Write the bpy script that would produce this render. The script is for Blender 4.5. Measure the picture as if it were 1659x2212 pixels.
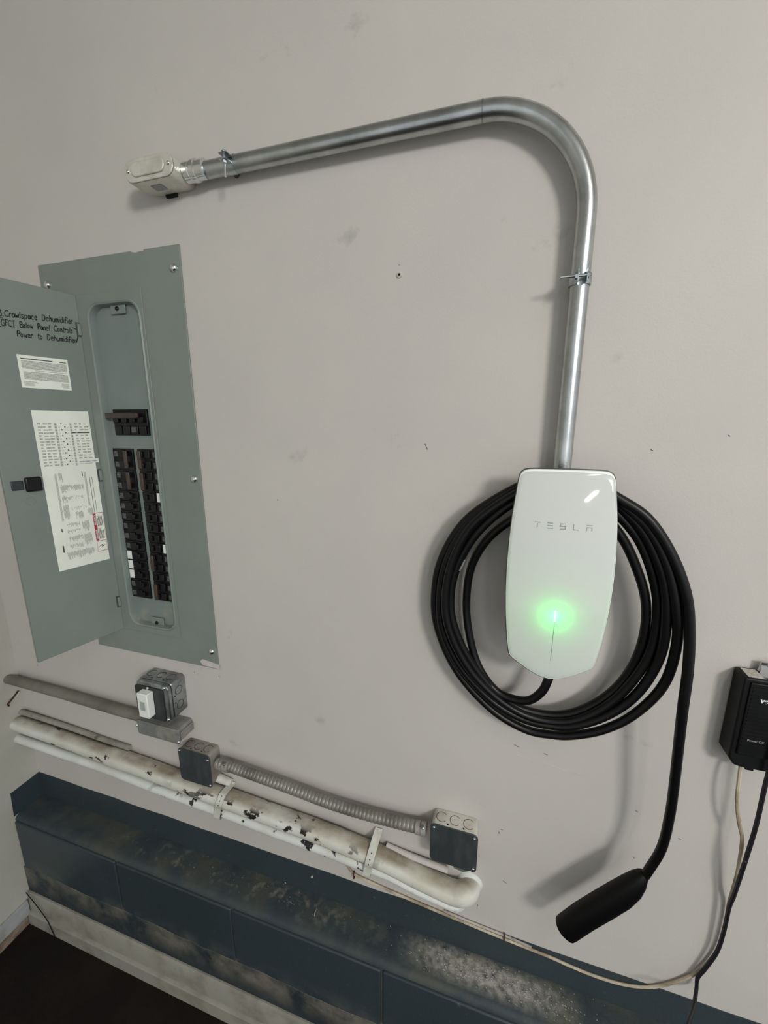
import bpy, bmesh, math, random
from mathutils import Vector, Matrix
for o in list(bpy.data.objects): bpy.data.objects.remove(o)
random.seed(7)
scene = bpy.context.scene
C = scene.collection

# ------------------------------------------------------------------ camera
F = 870.0                                   # focal length in pixels of the 1659 x 2212 frame
CH = 1.64                                   # lens height above the floor
CAM = Vector((0, -0.75, CH))
RT = Vector((0.95628936, 0.29240839, 0.00282639))
DN = Vector((0.0646778, -0.20207578, -0.97723189))
FW = Vector((-0.28517966, 0.93469926, -0.21215525))
cd = bpy.data.cameras.new('camera'); cam = bpy.data.objects.new('camera', cd); C.objects.link(cam)
cd.sensor_fit = 'HORIZONTAL'; cd.sensor_width = 36; cd.lens = 36 * F / 1659; cd.clip_start = 0.02
cam.matrix_world = Matrix(((RT.x, -DN.x, -FW.x, CAM.x), (RT.y, -DN.y, -FW.y, CAM.y), (RT.z, -DN.z, -FW.z, CAM.z), (0, 0, 0, 1)))
scene.camera = cam

# ------------------------------------------------------------------ world, lamps, exposure
w = bpy.data.worlds.new('world'); scene.world = w; w.use_nodes = True
bg = w.node_tree.nodes['Background']
bg.inputs[0].default_value = (0.93, 0.98, 1.0, 1); bg.inputs[1].default_value = 0.70
def area(name, loc, sx, sy, power, col, rot=(0, 0, 0)):
    l = bpy.data.lights.new(name, 'AREA'); l.shape = 'RECTANGLE'; l.size = sx; l.size_y = sy; l.energy = power; l.color = col
    o = bpy.data.objects.new(name, l); C.objects.link(o); o.location = loc; o.rotation_euler = rot
    return o
area('ceiling_tube_light', (0.78, -1.35, 2.64), 0.16, 1.2, 6, (1.0, 0.98, 0.93))
wl = area('ceiling_panel_light', (1.9, -2.6, 2.6), 0.6, 0.6, 66, (1.0, 0.98, 0.95))
wl.rotation_euler = (Vector((-1.5, 0, 1.6)) - Vector((1.9, -2.6, 2.6))).to_track_quat('-Z', 'Y').to_euler()
area('ceiling_tube_light', (1.75, -4.9, 2.64), 0.16, 1.2, 40, (1.0, 0.98, 0.93))
vs = scene.view_settings
vs.view_transform = 'Standard'; vs.look = 'None'; vs.gamma = 1; vs.use_curve_mapping = False; vs.exposure = 0.17

# ------------------------------------------------------------------ helpers
def ray(px, py): return RT * ((px - 829.5) / F) + DN * ((py - 1106) / F) + FW
def P(px, py, d=0.0):                       # the point a distance d in front of the wall plane
    r = ray(px, py); return CAM + r * ((0.75 - d) / r.y)
def Zp(px, py, z): r = ray(px, py); return CAM + r * ((z - CAM.z) / r.z)
def Xp(px, py, x): r = ray(px, py); return CAM + r * (x / r.x)
def lin(c): return tuple(((v / 255) / 12.92 if v / 255 <= 0.04045 else ((v / 255 + 0.055) / 1.055) ** 2.4) for v in c)

def rrect(x0, x1, z0, z1, r, n=4):          # rounded rectangle, corners in order, n+1 points each
    pts = []
    for cx, cz, a in ((x1 - r, z1 - r, 0), (x0 + r, z1 - r, 90), (x0 + r, z0 + r, 180), (x1 - r, z0 + r, 270)):
        for i in range(n + 1):
            t = math.radians(a + 90 * i / n); pts.append((cx + r * math.cos(t), cz + r * math.sin(t)))
    return pts

def catmull(pts, k=8, closed=False):
    pts = [Vector(p) for p in pts]; out = []; n = len(pts)
    rng = range(n if closed else n - 1)
    for i in rng:
        if closed: p0, p1, p2, p3 = pts[i - 1], pts[i], pts[(i + 1) % n], pts[(i + 2) % n]
        else: p0, p1, p2, p3 = pts[max(i - 1, 0)], pts[i], pts[i + 1], pts[min(i + 2, n - 1)]
        for j in range(k):
            t = j / k
            out.append(0.5 * ((2 * p1) + (p2 - p0) * t + (2 * p0 - 5 * p1 + 4 * p2 - p3) * t * t + (3 * p1 - p0 - 3 * p2 + p3) * t ** 3))
    if not closed: out.append(pts[-1])
    return out

class MB:
    def __init__(s): s.v = []; s.f = []
    def add(s, vs, fs):
        b = len(s.v); s.v += [Vector(v) for v in vs]; s.f += [tuple(b + i for i in f) for f in fs]; return s
    def box(s, x0, x1, y0, y1, z0, z1):
        return s.add([(x, y, z) for x in (x0, x1) for y in (y0, y1) for z in (z0, z1)],
                     [(0, 1, 3, 2), (4, 6, 7, 5), (0, 4, 5, 1), (2, 3, 7, 6), (0, 2, 6, 4), (1, 5, 7, 3)])
    def prism(s, ol, y0, y1, fn=None):      # outline in (x, z), extruded along y
        n = len(ol); fn = fn or (lambda x, y, z: (x, y, z))
        return s.add([fn(x, y0, z) for x, z in ol] + [fn(x, y1, z) for x, z in ol],
                     [tuple(range(n)), tuple(range(2 * n - 1, n - 1, -1))] + [(i, i + n, (i + 1) % n + n, (i + 1) % n) for i in range(n)])
    def frame(s, x0, x1, z0, z1, inner, y0, y1):   # rectangle with a rounded-rectangle hole
        oc = [(x1, z1), (x0, z1), (x0, z0), (x1, z0)]; n = len(inner); m = n // 4
        vs = []; fs = []
        for y in (y0, y1): vs += [(x, y, z) for x, z in inner] + [(x, y, z) for x, z in oc]
        for L in (0, 1):
            b = L * (n + 4)
            for i in range(n):
                j = (i + 1) % n; a, c = i // m, j // m
                fs.append((b + i, b + j, b + n + a) if a == c else (b + i, b + j, b + n + c, b + n + a))
        k = n + 4
        for i in range(n): fs.append((i, (i + 1) % n, (i + 1) % n + k, i + k))
        for i in range(4): fs.append((n + i, n + (i + 1) % 4, n + (i + 1) % 4 + k, n + i + k))
        return s.add(vs, fs)
    def tube(s, path, r, n=12, cap=True, closed=False):
        path = [Vector(p) for p in path]; N = len(path); rr = r if isinstance(r, (list, tuple)) else [r] * N
        vs = []; fs = []; up = None
        for i in range(N):
            if closed: t = path[(i + 1) % N] - path[i - 1]
            else: t = path[min(i + 1, N - 1)] - path[max(i - 1, 0)]
            t.normalize()
            if up is None: up = t.orthogonal().normalized()
            up = (up - t * up.dot(t)).normalized(); sd = t.cross(up)
            for j in range(n):
                a = 2 * math.pi * j / n; vs.append(path[i] + (up * math.cos(a) + sd * math.sin(a)) * rr[i])
        for i in range(N if closed else N - 1):
            k = (i + 1) % N
            for j in range(n): fs.append((i * n + j, i * n + (j + 1) % n, k * n + (j + 1) % n, k * n + j))
        if cap and not closed: fs += [tuple(range(n - 1, -1, -1)), tuple((N - 1) * n + j for j in range(n))]
        return s.add(vs, fs)
    def lathe(s, prof, o, ax, n=16):        # prof = (radius, height along ax)
        o = Vector(o); ax = Vector(ax).normalized(); u = ax.orthogonal().normalized(); v = ax.cross(u)
        vs = [o + ax * h + (u * math.cos(2 * math.pi * j / n) + v * math.sin(2 * math.pi * j / n)) * r for r, h in prof for j in range(n)]
        fs = [(i * n + j, i * n + (j + 1) % n, (i + 1) * n + (j + 1) % n, (i + 1) * n + j) for i in range(len(prof) - 1) for j in range(n)]
        fs += [tuple(range(n - 1, -1, -1)), tuple((len(prof) - 1) * n + j for j in range(n))]
        return s.add(vs, fs)
    def ribbon(s, path, wd, th):            # strip: path points, width vector, thickness normal found from the path
        path = [Vector(p) for p in path]; wd = Vector(wd); N = len(path); vs = []; fs = []
        for i in range(N):
            t = (path[min(i + 1, N - 1)] - path[max(i - 1, 0)]).normalized(); nn = t.cross(wd).normalized() * th
            vs += [path[i] - wd / 2, path[i] + wd / 2, path[i] + wd / 2 + nn, path[i] - wd / 2 + nn]
        for i in range(N - 1):
            for j in range(4): fs.append((i * 4 + j, i * 4 + (j + 1) % 4, (i + 1) * 4 + (j + 1) % 4, (i + 1) * 4 + j))
        fs += [(0, 1, 2, 3), tuple((N - 1) * 4 + j for j in (3, 2, 1, 0))]
        return s.add(vs, fs)

ORG = {}
def mesh_of(name, mb, org, m, smooth=True):
    me = bpy.data.meshes.new(name); me.from_pydata([v - org for v in mb.v], [], mb.f)
    bm = bmesh.new(); bm.from_mesh(me); bmesh.ops.recalc_face_normals(bm, faces=bm.faces); bm.to_mesh(me); bm.free()
    me.materials.append(m)
    if smooth:
        me.polygons.foreach_set('use_smooth', [True] * len(me.polygons)); me.set_sharp_from_angle(angle=math.radians(38))
    return me
def obj(name, mb, m, parent=None, bevel=0.0, smooth=True, label=None, cat=None, group=None, kind=None, seg=2):
    if parent is None:
        xs = [v.x for v in mb.v]; ys = [v.y for v in mb.v]; zs = [v.z for v in mb.v]
        org = Vector(((min(xs) + max(xs)) / 2, (min(ys) + max(ys)) / 2, min(zs)))
    else: org = ORG[parent.name]
    o = bpy.data.objects.new(name, mesh_of(name, mb, org, m, smooth)); C.objects.link(o)
    if parent is None: o.location = org
    else: o.parent = parent
    ORG[o.name] = org
    if bevel:
        b = o.modifiers.new('bevel', 'BEVEL'); b.width = bevel; b.segments = seg; b.limit_method = 'ANGLE'; b.angle_limit = math.radians(40); b.harden_normals = False
    if label: o['label'] = label
    if cat: o['category'] = cat
    if group: o['group'] = group
    if kind: o['kind'] = kind
    return o
def thing(name, label, cat, loc, group=None):
    o = bpy.data.objects.new(name, None); C.objects.link(o); o.location = loc; o.empty_display_size = 0.05
    o['label'] = label; o['category'] = cat; ORG[o.name] = Vector(loc)
    if group: o['group'] = group
    return o
def dup(o, off, parent):                    # copy of a part (shared mesh) moved by an offset
    c = o.copy(); C.objects.link(c); c.parent = parent; c.location = o.location + Vector(off); ORG[c.name] = ORG[parent.name] + Vector(off)
    return c

def text_mesh(s_, size, loc, m, parent, name, shear=0.0, off=0.0, ex=(1, 0, 0), ey=(0, 0, 1)):
    cu = bpy.data.curves.new('t', 'FONT'); cu.body = s_; cu.size = size; cu.shear = shear; cu.offset = off; cu.extrude = 0.0002
    to = bpy.data.objects.new('t', cu); C.objects.link(to)
    dg = bpy.context.evaluated_depsgraph_get(); me = bpy.data.meshes.new_from_object(to.evaluated_get(dg))
    bpy.data.objects.remove(to)
    me.transform(Matrix.Translation(Vector(loc) - ORG[parent.name]) @ Matrix((Vector(ex), Vector(ey), Vector(ex).cross(Vector(ey)))).transposed().to_4x4())
    me.materials.clear(); me.materials.append(m); o = bpy.data.objects.new(name, me); C.objects.link(o); o.parent = parent; ORG[o.name] = ORG[parent.name]
    return o

# ------------------------------------------------------------------ materials
def mat(name, col, rough=0.5, metal=0.0, spec=0.5, vary=None, vscale=6, vlo=0.4, vhi=0.65, bump=0.0, bscale=120, detail=6, coat=0.0, stretch=None, layers=()):
    m = bpy.data.materials.new(name); m.use_nodes = True; nt = m.node_tree; N = nt.nodes; L = nt.links
    b = N['Principled BSDF']; b.inputs['Roughness'].default_value = rough; b.inputs['Metallic'].default_value = metal
    b.inputs['Specular IOR Level'].default_value = spec; b.inputs['Coat Weight'].default_value = coat; b.inputs['Coat Roughness'].default_value = 0.03
    tc = N.new('ShaderNodeTexCoord'); src = tc.outputs['Object']
    if stretch:
        mp = N.new('ShaderNodeMapping'); mp.inputs['Scale'].default_value = stretch; L.new(src, mp.inputs['Vector']); vec = mp.outputs[0]
    else: vec = src
    out = None
    def noise(scale, det=detail, v=None, rough_=0.6):
        n = N.new('ShaderNodeTexNoise'); n.inputs['Scale'].default_value = scale; n.inputs['Detail'].default_value = det; n.inputs['Roughness'].default_value = rough_
        L.new(v or vec, n.inputs['Vector']); return n.outputs['Fac']
    def ramp(fac, lo, hi):
        r = N.new('ShaderNodeMapRange'); r.inputs['From Min'].default_value = lo; r.inputs['From Max'].default_value = hi; L.new(fac, r.inputs['Value']); return r.outputs['Result']
    rgb = N.new('ShaderNodeRGB'); rgb.outputs[0].default_value = (*lin(col), 1); out = rgb.outputs[0]
    lay = list(layers)
    if vary: lay.insert(0, (vary, vscale, vlo, vhi, None))
    for c2, sc, lo, hi, box in lay:         # box = (axis, from, to, feather) restricts a layer to where that dirt or wear lies
        fac = ramp(noise(sc), lo, hi)
        for bx in (box or ()):
            ax, a0, a1, fe = bx
            sx = N.new('ShaderNodeSeparateXYZ'); ge = N.new('ShaderNodeNewGeometry'); L.new(ge.outputs['Position' if ax < 3 else 'Normal'], sx.inputs[0])
            ax = min(ax, 2)
            for lo_, hi_ in ((a0 - fe, a0 + fe), (a1 + fe, a1 - fe)):
                rr = ramp(sx.outputs[ax], lo_, hi_)
                mu = N.new('ShaderNodeMath'); mu.operation = 'MULTIPLY'; L.new(fac, mu.inputs[0]); L.new(rr, mu.inputs[1]); fac = mu.outputs[0]
        mx = N.new('ShaderNodeMix'); mx.data_type = 'RGBA'; L.new(fac, mx.inputs['Factor']); L.new(out, mx.inputs['A'])
        mx.inputs['B'].default_value = (*lin(c2), 1); out = mx.outputs['Result']
    L.new(out, b.inputs['Base Color'])
    if bump:
        bp = N.new('ShaderNodeBump'); bp.inputs['Strength'].default_value = bump; bp.inputs['Distance'].default_value = 0.002
        L.new(noise(bscale, 3), bp.inputs['Height']); L.new(bp.outputs[0], b.inputs['Normal'])
    return m
def emit(name, col, s):
    m = bpy.data.materials.new(name); m.use_nodes = True; b = m.node_tree.nodes['Principled BSDF']
    b.inputs['Base Color'].default_value = (*col, 1); b.inputs['Emission Color'].default_value = (*col, 1); b.inputs['Emission Strength'].default_value = s
    return m

M = {}
M['wall'] = mat('wall_paint', (191, 187, 181), 0.62, spec=0.18, vary=(184, 180, 175), vscale=2.2, vlo=0.35, vhi=0.7, bump=0.10, bscale=260,
                layers=[((150, 147, 140), 9, 0.66, 0.82, None)])
M['wall_side'] = mat('side_wall_paint', (182, 181, 172), 0.5, spec=0.3, vary=(172, 170, 160), vscale=3, bump=0.12, bscale=230)
M['slate'] = mat('slate_block_paint', (50, 60, 66), 0.42, spec=0.4, vary=(46, 57, 60), vscale=4, bump=0.25, bscale=180,
                 layers=[((92, 92, 86), 14, 0.45, 0.75, ((2, 0.10, 0.235, 0.03),)), ((92, 96, 98), 60, 0.64, 0.76, None)])
M['parge'] = mat('rough_slate_render', (46, 55, 60), 0.6, spec=0.3, vary=(38, 45, 50), vscale=6, bump=0.7, bscale=60, layers=[((112, 108, 98), 13, 0.36, 0.66, ((2, 0.150, 0.26, 0.03),))])
M['ledge'] = mat('dusty_ledge_paint', (50, 60, 66), 0.6, spec=0.3, vary=(74, 76, 70), vscale=11, vlo=0.4, vhi=0.68, bump=0.4, bscale=150,
                 layers=[((172, 168, 160), 70, 0.28, 0.66, ((0, -0.12, 0.17, 0.07), (1, -0.062, -0.012, 0.012))), ((120, 118, 108), 40, 0.52, 0.72, ((0, -1.0, -0.3, 0.15), (1, -0.06, -0.012, 0.014)))])
M['board'] = mat('dirty_white_board', (146, 144, 134), 0.65, spec=0.2, vary=(112, 107, 95), vscale=10, vlo=0.45, vhi=0.75, bump=0.3, bscale=90, layers=[((60, 52, 42), 16, 0.66, 0.78, None)])
M['white_trim'] = mat('white_trim_paint', (168, 173, 174), 0.55, spec=0.3, vary=(142, 145, 143), vscale=14, bump=0.2, bscale=90)
M['strip'] = mat('bare_dirty_strip', (140, 126, 112), 0.8, spec=0.2, vary=(96, 78, 66), vscale=22, bump=0.5, bscale=80)
M['floor'] = mat('black_floor', (26, 22, 20), 0.9, spec=0.15, vary=(38, 30, 26), vscale=7, vlo=0.45, vhi=0.8, bump=0.5, bscale=140)
M['ceil'] = mat('ceiling_paint', (205, 204, 198), 0.7, spec=0.2)
M['emt'] = mat('galvanised_conduit', (196, 198, 198), 0.30, metal=1.0, vary=(150, 153, 154), vscale=18, vlo=0.35, vhi=0.75, bump=0.06, bscale=400)
M['zinc'] = mat('zinc_plate', (190, 198, 204), 0.28, metal=1.0, vary=(140, 150, 160), vscale=40)
M['cast'] = mat('cast_aluminium', (222, 221, 210), 0.40, metal=0.5, vary=(202, 200, 188), vscale=30, bump=0.12, bscale=300)
M['chrome'] = mat('bright_steel', (225, 226, 226), 0.14, metal=1.0)
M['panel'] = mat('grey_enamel', (124, 132, 126), 0.36, spec=0.45, vary=(118, 126, 120), vscale=5, bump=0.04, bscale=300,)
M['panel_in'] = mat('grey_enamel_inside', (122, 132, 128), 0.4, spec=0.4, vary=(116, 126, 122), vscale=6, layers=[((150, 146, 128), 18, 0.5, 0.75, ((2, CH - 0.56, CH - 0.47, 0.02),))])
M['black'] = mat('black_plastic', (12, 12, 14), 0.4, spec=0.3, vary=(20, 20, 21), vscale=30)
M['brown'] = mat('brown_plastic', (70, 54, 46), 0.45, vary=(54, 42, 38), vscale=40)
M['decal'] = mat('breaker_decal', (98, 98, 100), 0.5, vary=(50, 50, 52), vscale=260, vlo=0.4, vhi=0.6)
M['paper'] = mat('paper_label', (232, 235, 224), 0.6, spec=0.25, vary=(224, 228, 216), vscale=12)
M['paperw'] = mat('white_sticker', (226, 228, 224), 0.5, spec=0.3)
M['ink'] = mat('grey_print', (148, 152, 144), 0.6, spec=0.2, vary=(186, 190, 180), vscale=420, vlo=0.4, vhi=0.6)
M['inkd'] = mat('dark_print', (74, 76, 74), 0.6, spec=0.2)
M['red'] = mat('red_print', (164, 54, 62), 0.55)
M['marker'] = mat('black_marker', (16, 16, 22), 0.5)
M['rubber'] = mat('cable_rubber', (7, 7, 8), 0.38, spec=0.28, vary=(10, 10, 11), vscale=30)
M['plug'] = mat('plug_plastic', (5, 5, 6), 0.45, spec=0.22)
M['house'] = mat('dark_grey_housing', (70, 72, 72), 0.5)
M['edge'] = mat('dark_edge', (58, 60, 58), 0.4, metal=0.3)
M['logo'] = mat('silver_logo', (138, 144, 142), 0.35, metal=0.3)
M['galv'] = mat('galvanised_box', (176, 180, 182), 0.34, metal=0.95, vary=(126, 130, 132), vscale=24, vlo=0.4, vhi=0.62)
M['galvp'] = mat('painted_box', (196, 194, 184), 0.55, spec=0.3, vary=(150, 142, 128), vscale=16, vlo=0.42, vhi=0.72, bump=0.2, bscale=120)
M['galvd'] = mat('dusty_box', (150, 146, 138), 0.55, metal=0.2, vary=(104, 96, 86), vscale=18, vlo=0.4, vhi=0.7)
M['plate'] = mat('dark_steel_plate', (56, 61, 63), 0.5, metal=0.25, vary=(76, 80, 82), vscale=34, vlo=0.48, vhi=0.75, stretch=(1, 1, 0.35))
M['plate2'] = mat('black_steel_plate', (38, 42, 44), 0.45, metal=0.25, vary=(56, 60, 62), vscale=24)
M['greypipe'] = mat('grey_conduit_paint', (126, 124, 114), 0.5, spec=0.4, metal=0.15, vary=(104, 101, 92), vscale=12)
M['greybox'] = mat('grey_steel_box', (128, 132, 132), 0.42, spec=0.45, metal=0.3, vary=(112, 115, 114), vscale=10, layers=[((166, 162, 150), 14, 0.5, 0.72, None)])
M['flex'] = mat('flexible_conduit_grey', (140, 138, 130), 0.45, metal=0.35, vary=(112, 110, 102), vscale=16)
M['wpipe'] = mat('chipped_white_pipe', (208, 209, 202), 0.5, spec=0.35, vary=(188, 186, 172), vscale=7, bump=0.2, bscale=70,
                 layers=[((128, 116, 98), 9, 0.30, 0.62, ((3, 0.72, 1.5, 0.2),)), ((36, 30, 28), 19, 0.545, 0.57, ((0, -0.78, -0.26, 0.07), (3, -0.55, 0.75, 0.2))), ((52, 46, 42), 30, 0.635, 0.66, None)], stretch=(0.75, 1, 1.2))
M['wpipe2'] = mat('white_pipe_paint', (212, 215, 211), 0.5, spec=0.35, vary=(196, 198, 190), vscale=8, bump=0.15, bscale=70, layers=[((36, 34, 36), 26, 0.58, 0.60, ((0, -0.85, -0.1, 0.1),))])
M['strap'] = mat('white_strap_paint', (206, 208, 200), 0.5, spec=0.3, vary=(184, 182, 170), vscale=30)
M['tan'] = mat('tan_cable', (190, 180, 158), 0.55, vary=(142, 126, 104), vscale=20)
M['greycable'] = mat('grey_cable', (178, 174, 166), 0.5, vary=(130, 120, 112), vscale=14)
M['blackcord'] = mat('black_cord', (22, 20, 26), 0.45, layers=[((130, 122, 116), 30, 0.62, 0.7, ((2, CH - 1.04, CH - 0.72, 0.03),))])
M['scuff'] = mat('dark_scuff', (92, 86, 78), 0.8, spec=0.2)
M['rust'] = mat('rusty_steel', (78, 52, 42), 0.75, metal=0.3, vary=(44, 30, 26), vscale=60)
M['chip'] = mat('plaster_chip', (196, 192, 182), 0.8, spec=0.2, vary=(150, 146, 138), vscale=200)
M['hole'] = mat('dark_hole', (14, 13, 12), 0.9)
M['wtext'] = mat('white_print', (222, 224, 226), 0.5)
M['gtext'] = mat('pale_print', (150, 152, 150), 0.5)
M['dusty_black'] = mat('dusty_black_plastic', (9, 10, 11), 0.5, spec=0.25, vary=(18, 19, 19), vscale=12)
# glossy white glass with a little light passing through it
mg = bpy.data.materials.new('white_glass'); mg.use_nodes = True; nt = mg.node_tree; b = nt.nodes['Principled BSDF']
b.inputs['Base Color'].default_value = (*lin((222, 224, 220)), 1); b.inputs['Roughness'].default_value = 0.05; b.inputs['Specular IOR Level'].default_value = 0.5
tr = nt.nodes.new('ShaderNodeBsdfTranslucent'); tr.inputs[0].default_value = (0.85, 0.9, 0.85, 1)
ms = nt.nodes.new('ShaderNodeMixShader'); ms.inputs[0].default_value = 0.20
nt.links.new(b.outputs[0], ms.inputs[1]); nt.links.new(tr.outputs[0], ms.inputs[2]); nt.links.new(ms.outputs[0], nt.nodes['Material Output'].inputs[0])
M['glass'] = mg
M['glass_edge_highlight'] = mat('painted_rim_highlight', (244, 248, 244), 0.25, spec=0.6)  # whiter than the face: the bevel's highlight is painted into this colour
M['led'] = emit('green_led', (0.45, 1.0, 0.55), 6)

# ------------------------------------------------------------------ room shell
XL = -1.4385                                # left wall plane
Z = lambda z: z + CH                        # heights measured from the lens
PX0, PX1, PZ0, PZ1 = -1.062, -0.662, Z(-0.6045), Z(0.355)          # panel cover
hx0, hx1, hz0, hz1 = PX0 + 0.03, PX1 - 0.03, PZ0 + 0.03, PZ1 - 0.03  # opening in the wall behind it
wb = MB()
for a in ((XL - 0.1, hx0, 0, 2.75), (hx1, 2.6, 0, 2.75), (hx0, hx1, 0, hz0), (hx0, hx1, hz1, 2.75)):
    wb.add([(a[0], 0, a[2]), (a[1], 0, a[2]), (a[1], 0, a[3]), (a[0], 0, a[3])], [(0, 1, 2, 3)])
wall_back = obj('wall_back', wb, M['wall'], kind='structure', smooth=False)
obj('wall_left', MB().box(XL - 0.1, XL, -3.2, 0.0, 0, 2.75), M['wall_side'], kind='structure', smooth=False)
obj('floor', MB().box(XL - 0.1, 2.6, -3.2, 0.0, -0.08, 0), M['floor'], kind='structure', smooth=False)
obj('ceiling', MB().box(XL - 0.1, 2.6, -3.2, 0.0, 2.75, 2.85), M['ceil'], kind='structure', smooth=False)
# projecting block base with its ledge
ZL = Z(-1.23)
def extr(ol, x0, x1):                       # outline in (y, z) extruded along x
    n = len(ol); return MB().add([(x0, y, z) for y, z in ol] + [(x1, y, z) for y, z in ol],
        [tuple(range(n)), tuple(range(2 * n - 1, n - 1, -1))] + [(i, i + n, (i + 1) % n + n, (i + 1) % n) for i in range(n)])
base = obj('wall_lower', extr([(0, 0), (0, ZL), (-0.062, ZL), (-0.074, ZL - 0.0015), (-0.082, ZL - 0.005), (-0.0862, ZL - 0.012), (-0.0862, 0)], XL, 2.6), M['ledge'], kind='structure')
z1 = ZL - 0.0145; z0 = z1 - 0.190
xs = [-1.4365, -1.0135, -0.6165, -0.2035, 0.2065, 0.6165, 1.0265, 1.4365, 1.85]
for i in range(len(xs) - 1):
    obj('block', MB().box(xs[i] + 0.003, xs[i + 1] - 0.003, -0.0925, -0.080, z0, z1), M['slate'], base, bevel=0.0035, seg=3)
pts = [(XL, 0.09)]
for i in range(121):
    x = XL + (2.6 - XL) * i / 120; pts.append((x, z0 + 0.010 + 0.003 * math.sin(i * 0.55) + random.uniform(-0.002, 0.002)))
pts.append((2.6, 0.09))
obj('mortar_skirt', MB().prism(pts, -0.0930, -0.080), M['parge'], base, bevel=0.001)
# slate paint band on the wall above the ledge, and its return on the left wall
ol = [(XL, ZL)]
n = 60
for i in range(n + 1):
    x = XL + (2.55 - XL) * i / n; ol.append((x, Z(-1.1435) + 0.0010 * math.sin(i * 1.7) + 0.0007 * math.sin(i * 4.1)))
ol.append((2.55, ZL))
obj('trim_1', MB().prism(ol, -0.0022, 0.0), M['slate'], kind='structure', smooth=False)
obj('trim_2', MB().add([(XL, -0.0022, ZL), (XL, -0.088, ZL), (XL, -0.084, Z(-1.146)), (XL, -0.0022, Z(-1.143)),
                        (XL + 0.002, -0.0022, ZL), (XL + 0.002, -0.088, ZL), (XL + 0.002, -0.084, Z(-1.146)), (XL + 0.002, -0.0022, Z(-1.143))],
                       [(0, 1, 2, 3), (7, 6, 5, 4), (0, 4, 5, 1), (1, 5, 6, 2), (2, 6, 7, 3), (3, 7, 4, 0)]), M['slate'], kind='structure', smooth=False)
# dirty white board and shoe strip at the floor
obj('baseboard_back', extr([(-0.086, 0.045), (-0.086, Z(-1.5235)), (-0.097, Z(-1.5235)), (-0.101, Z(-1.53)), (-0.1035, 0.05), (-0.1035, 0.045)], XL, 2.6), M['board'], kind='structure', bevel=0.001)
obj('trim_3', extr([(-0.086, 0), (-0.086, 0.046), (-0.106, 0.046), (-0.112, 0.042), (-0.1135, 0)], XL, 2.6), M['board'], kind='structure')
obj('baseboard_left', MB().box(XL, XL + 0.008, -3.2, -0.105, 0.036, 0.092), M['white_trim'], kind='structure', bevel=0.002)
obj('trim_4', MB().box(XL, XL + 0.005, -3.2, -0.1135, 0.0, 0.036), M['strip'], kind='structure', bevel=0.001)

# ------------------------------------------------------------------ electrical panel
def screw_mb(p, ax=(0, -1, 0), r=0.0085):
    p = Vector(p); return MB().lathe([(r, 0), (r * 1.0, r * 0.25), (r * 0.8, r * 0.6), (r * 0.45, r * 0.8), (r * 0.08, r * 0.86)], p, ax, 12)
pan = thing('electrical_panel', 'grey steel breaker panel with its door swung open, set in the wall', 'breaker panel', (-0.862, 0, PZ0))
ox0, ox1, oz0, oz1 = -0.931, -0.777, Z(-0.521), Z(0.265)
op = rrect(ox0, ox1, oz0, oz1, 0.034, 6)
obj('cover', MB().frame(PX0, PX1, PZ0, PZ1, op, -0.0035, 0.0005), M['panel'], pan, bevel=0.0008)
sx0, sx1, sz0, sz1 = -0.957, -0.770, Z(-0.537), Z(0.2835)
obj('door_seat', MB().frame(sx0, sx1, sz0, sz1, rrect(ox0 + .001, ox1 - .001, oz0 + .001, oz1 - .001, 0.033, 6), -0.0055, -0.003), M['panel'], pan, bevel=0.0008)
# pressed rim that runs down into the recess
rim = MB(); prev = None; nn = len(op)
loops = [(0.0, -0.0052), (0.003, -0.0078), (0.006, -0.0060), (0.0070, -0.002), (0.0078, 0.003), (0.0080, 0.0105)]
vs = []; fs = []
cx, cz = (ox0 + ox1) / 2, (oz0 + oz1) / 2
for ins, y in loops:
    vs += [(x, y, z) for x, z in rrect(ox0 + ins, ox1 - ins, oz0 + ins, oz1 - ins, 0.034 - ins * 0.6, 6)]
for k in range(len(loops) - 1):
    for i in range(nn): fs.append((k * nn + i, k * nn + (i + 1) % nn, (k + 1) * nn + (i + 1) % nn, (k + 1) * nn + i))
obj('recess_rim', rim.add(vs, fs), M['panel_in'], pan)
DY = 0.010
obj('deadfront', MB().box(ox0 + 0.004, ox1 - 0.004, DY, DY + 0.002, oz0 + 0.004, oz1 - 0.004), M['panel_in'], pan)
for px, py in ((104, 616), (376, 579), (421, 1034.5), (458, 1407)):
    obj('screw', screw_mb(P(px, py, 0.0035)), M['chrome'], pan)
for zc, sg in ((Z(0.252), -1), (Z(-0.507), 1)):
    xc = -0.850
    t = obj('tab', MB().box(xc - 0.021, xc + 0.021, 0.004, 0.006, zc - 0.013, zc + 0.012), M['panel_in'], pan, bevel=0.0012)
    obj('tab_screw', screw_mb((xc - 0.001, 0.004, zc - 0.002), r=0.0048), M['black'], t)
# main breaker, four poles with one handle bar
mz0, mz1 = Z(-0.0266), Z(0.0331); mx0, mx1 = -0.9050, -0.8038
mb_ = obj('main_breaker', MB().box(mx0, mx1, DY - 0.006, DY, mz0, mz1), M['black'], pan, bevel=0.001)
for k in range(4):
    a = mx0 + 0.0035 + k * 0.0247
    obj('pole_face', MB().box(a, a + 0.0205, DY - 0.0095, DY - 0.006, mz0 + 0.003, mz0 + 0.022), M['black'], mb_, bevel=0.0012)
    obj('toggle', MB().box(a + 0.003, a + 0.018, DY - 0.014, DY - 0.006, mz0 + 0.030, mz0 + 0.042), M['black'], mb_, bevel=0.001)
obj('handle_bar', MB().box(mx0 - 0.008, mx1 - 0.014, DY - 0.021, DY - 0.0135, mz1 - 0.0205, mz1 - 0.0085), M['brown'], mb_, bevel=0.002)
a = mx0 + 0.0035 + 2 * 0.0247
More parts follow.
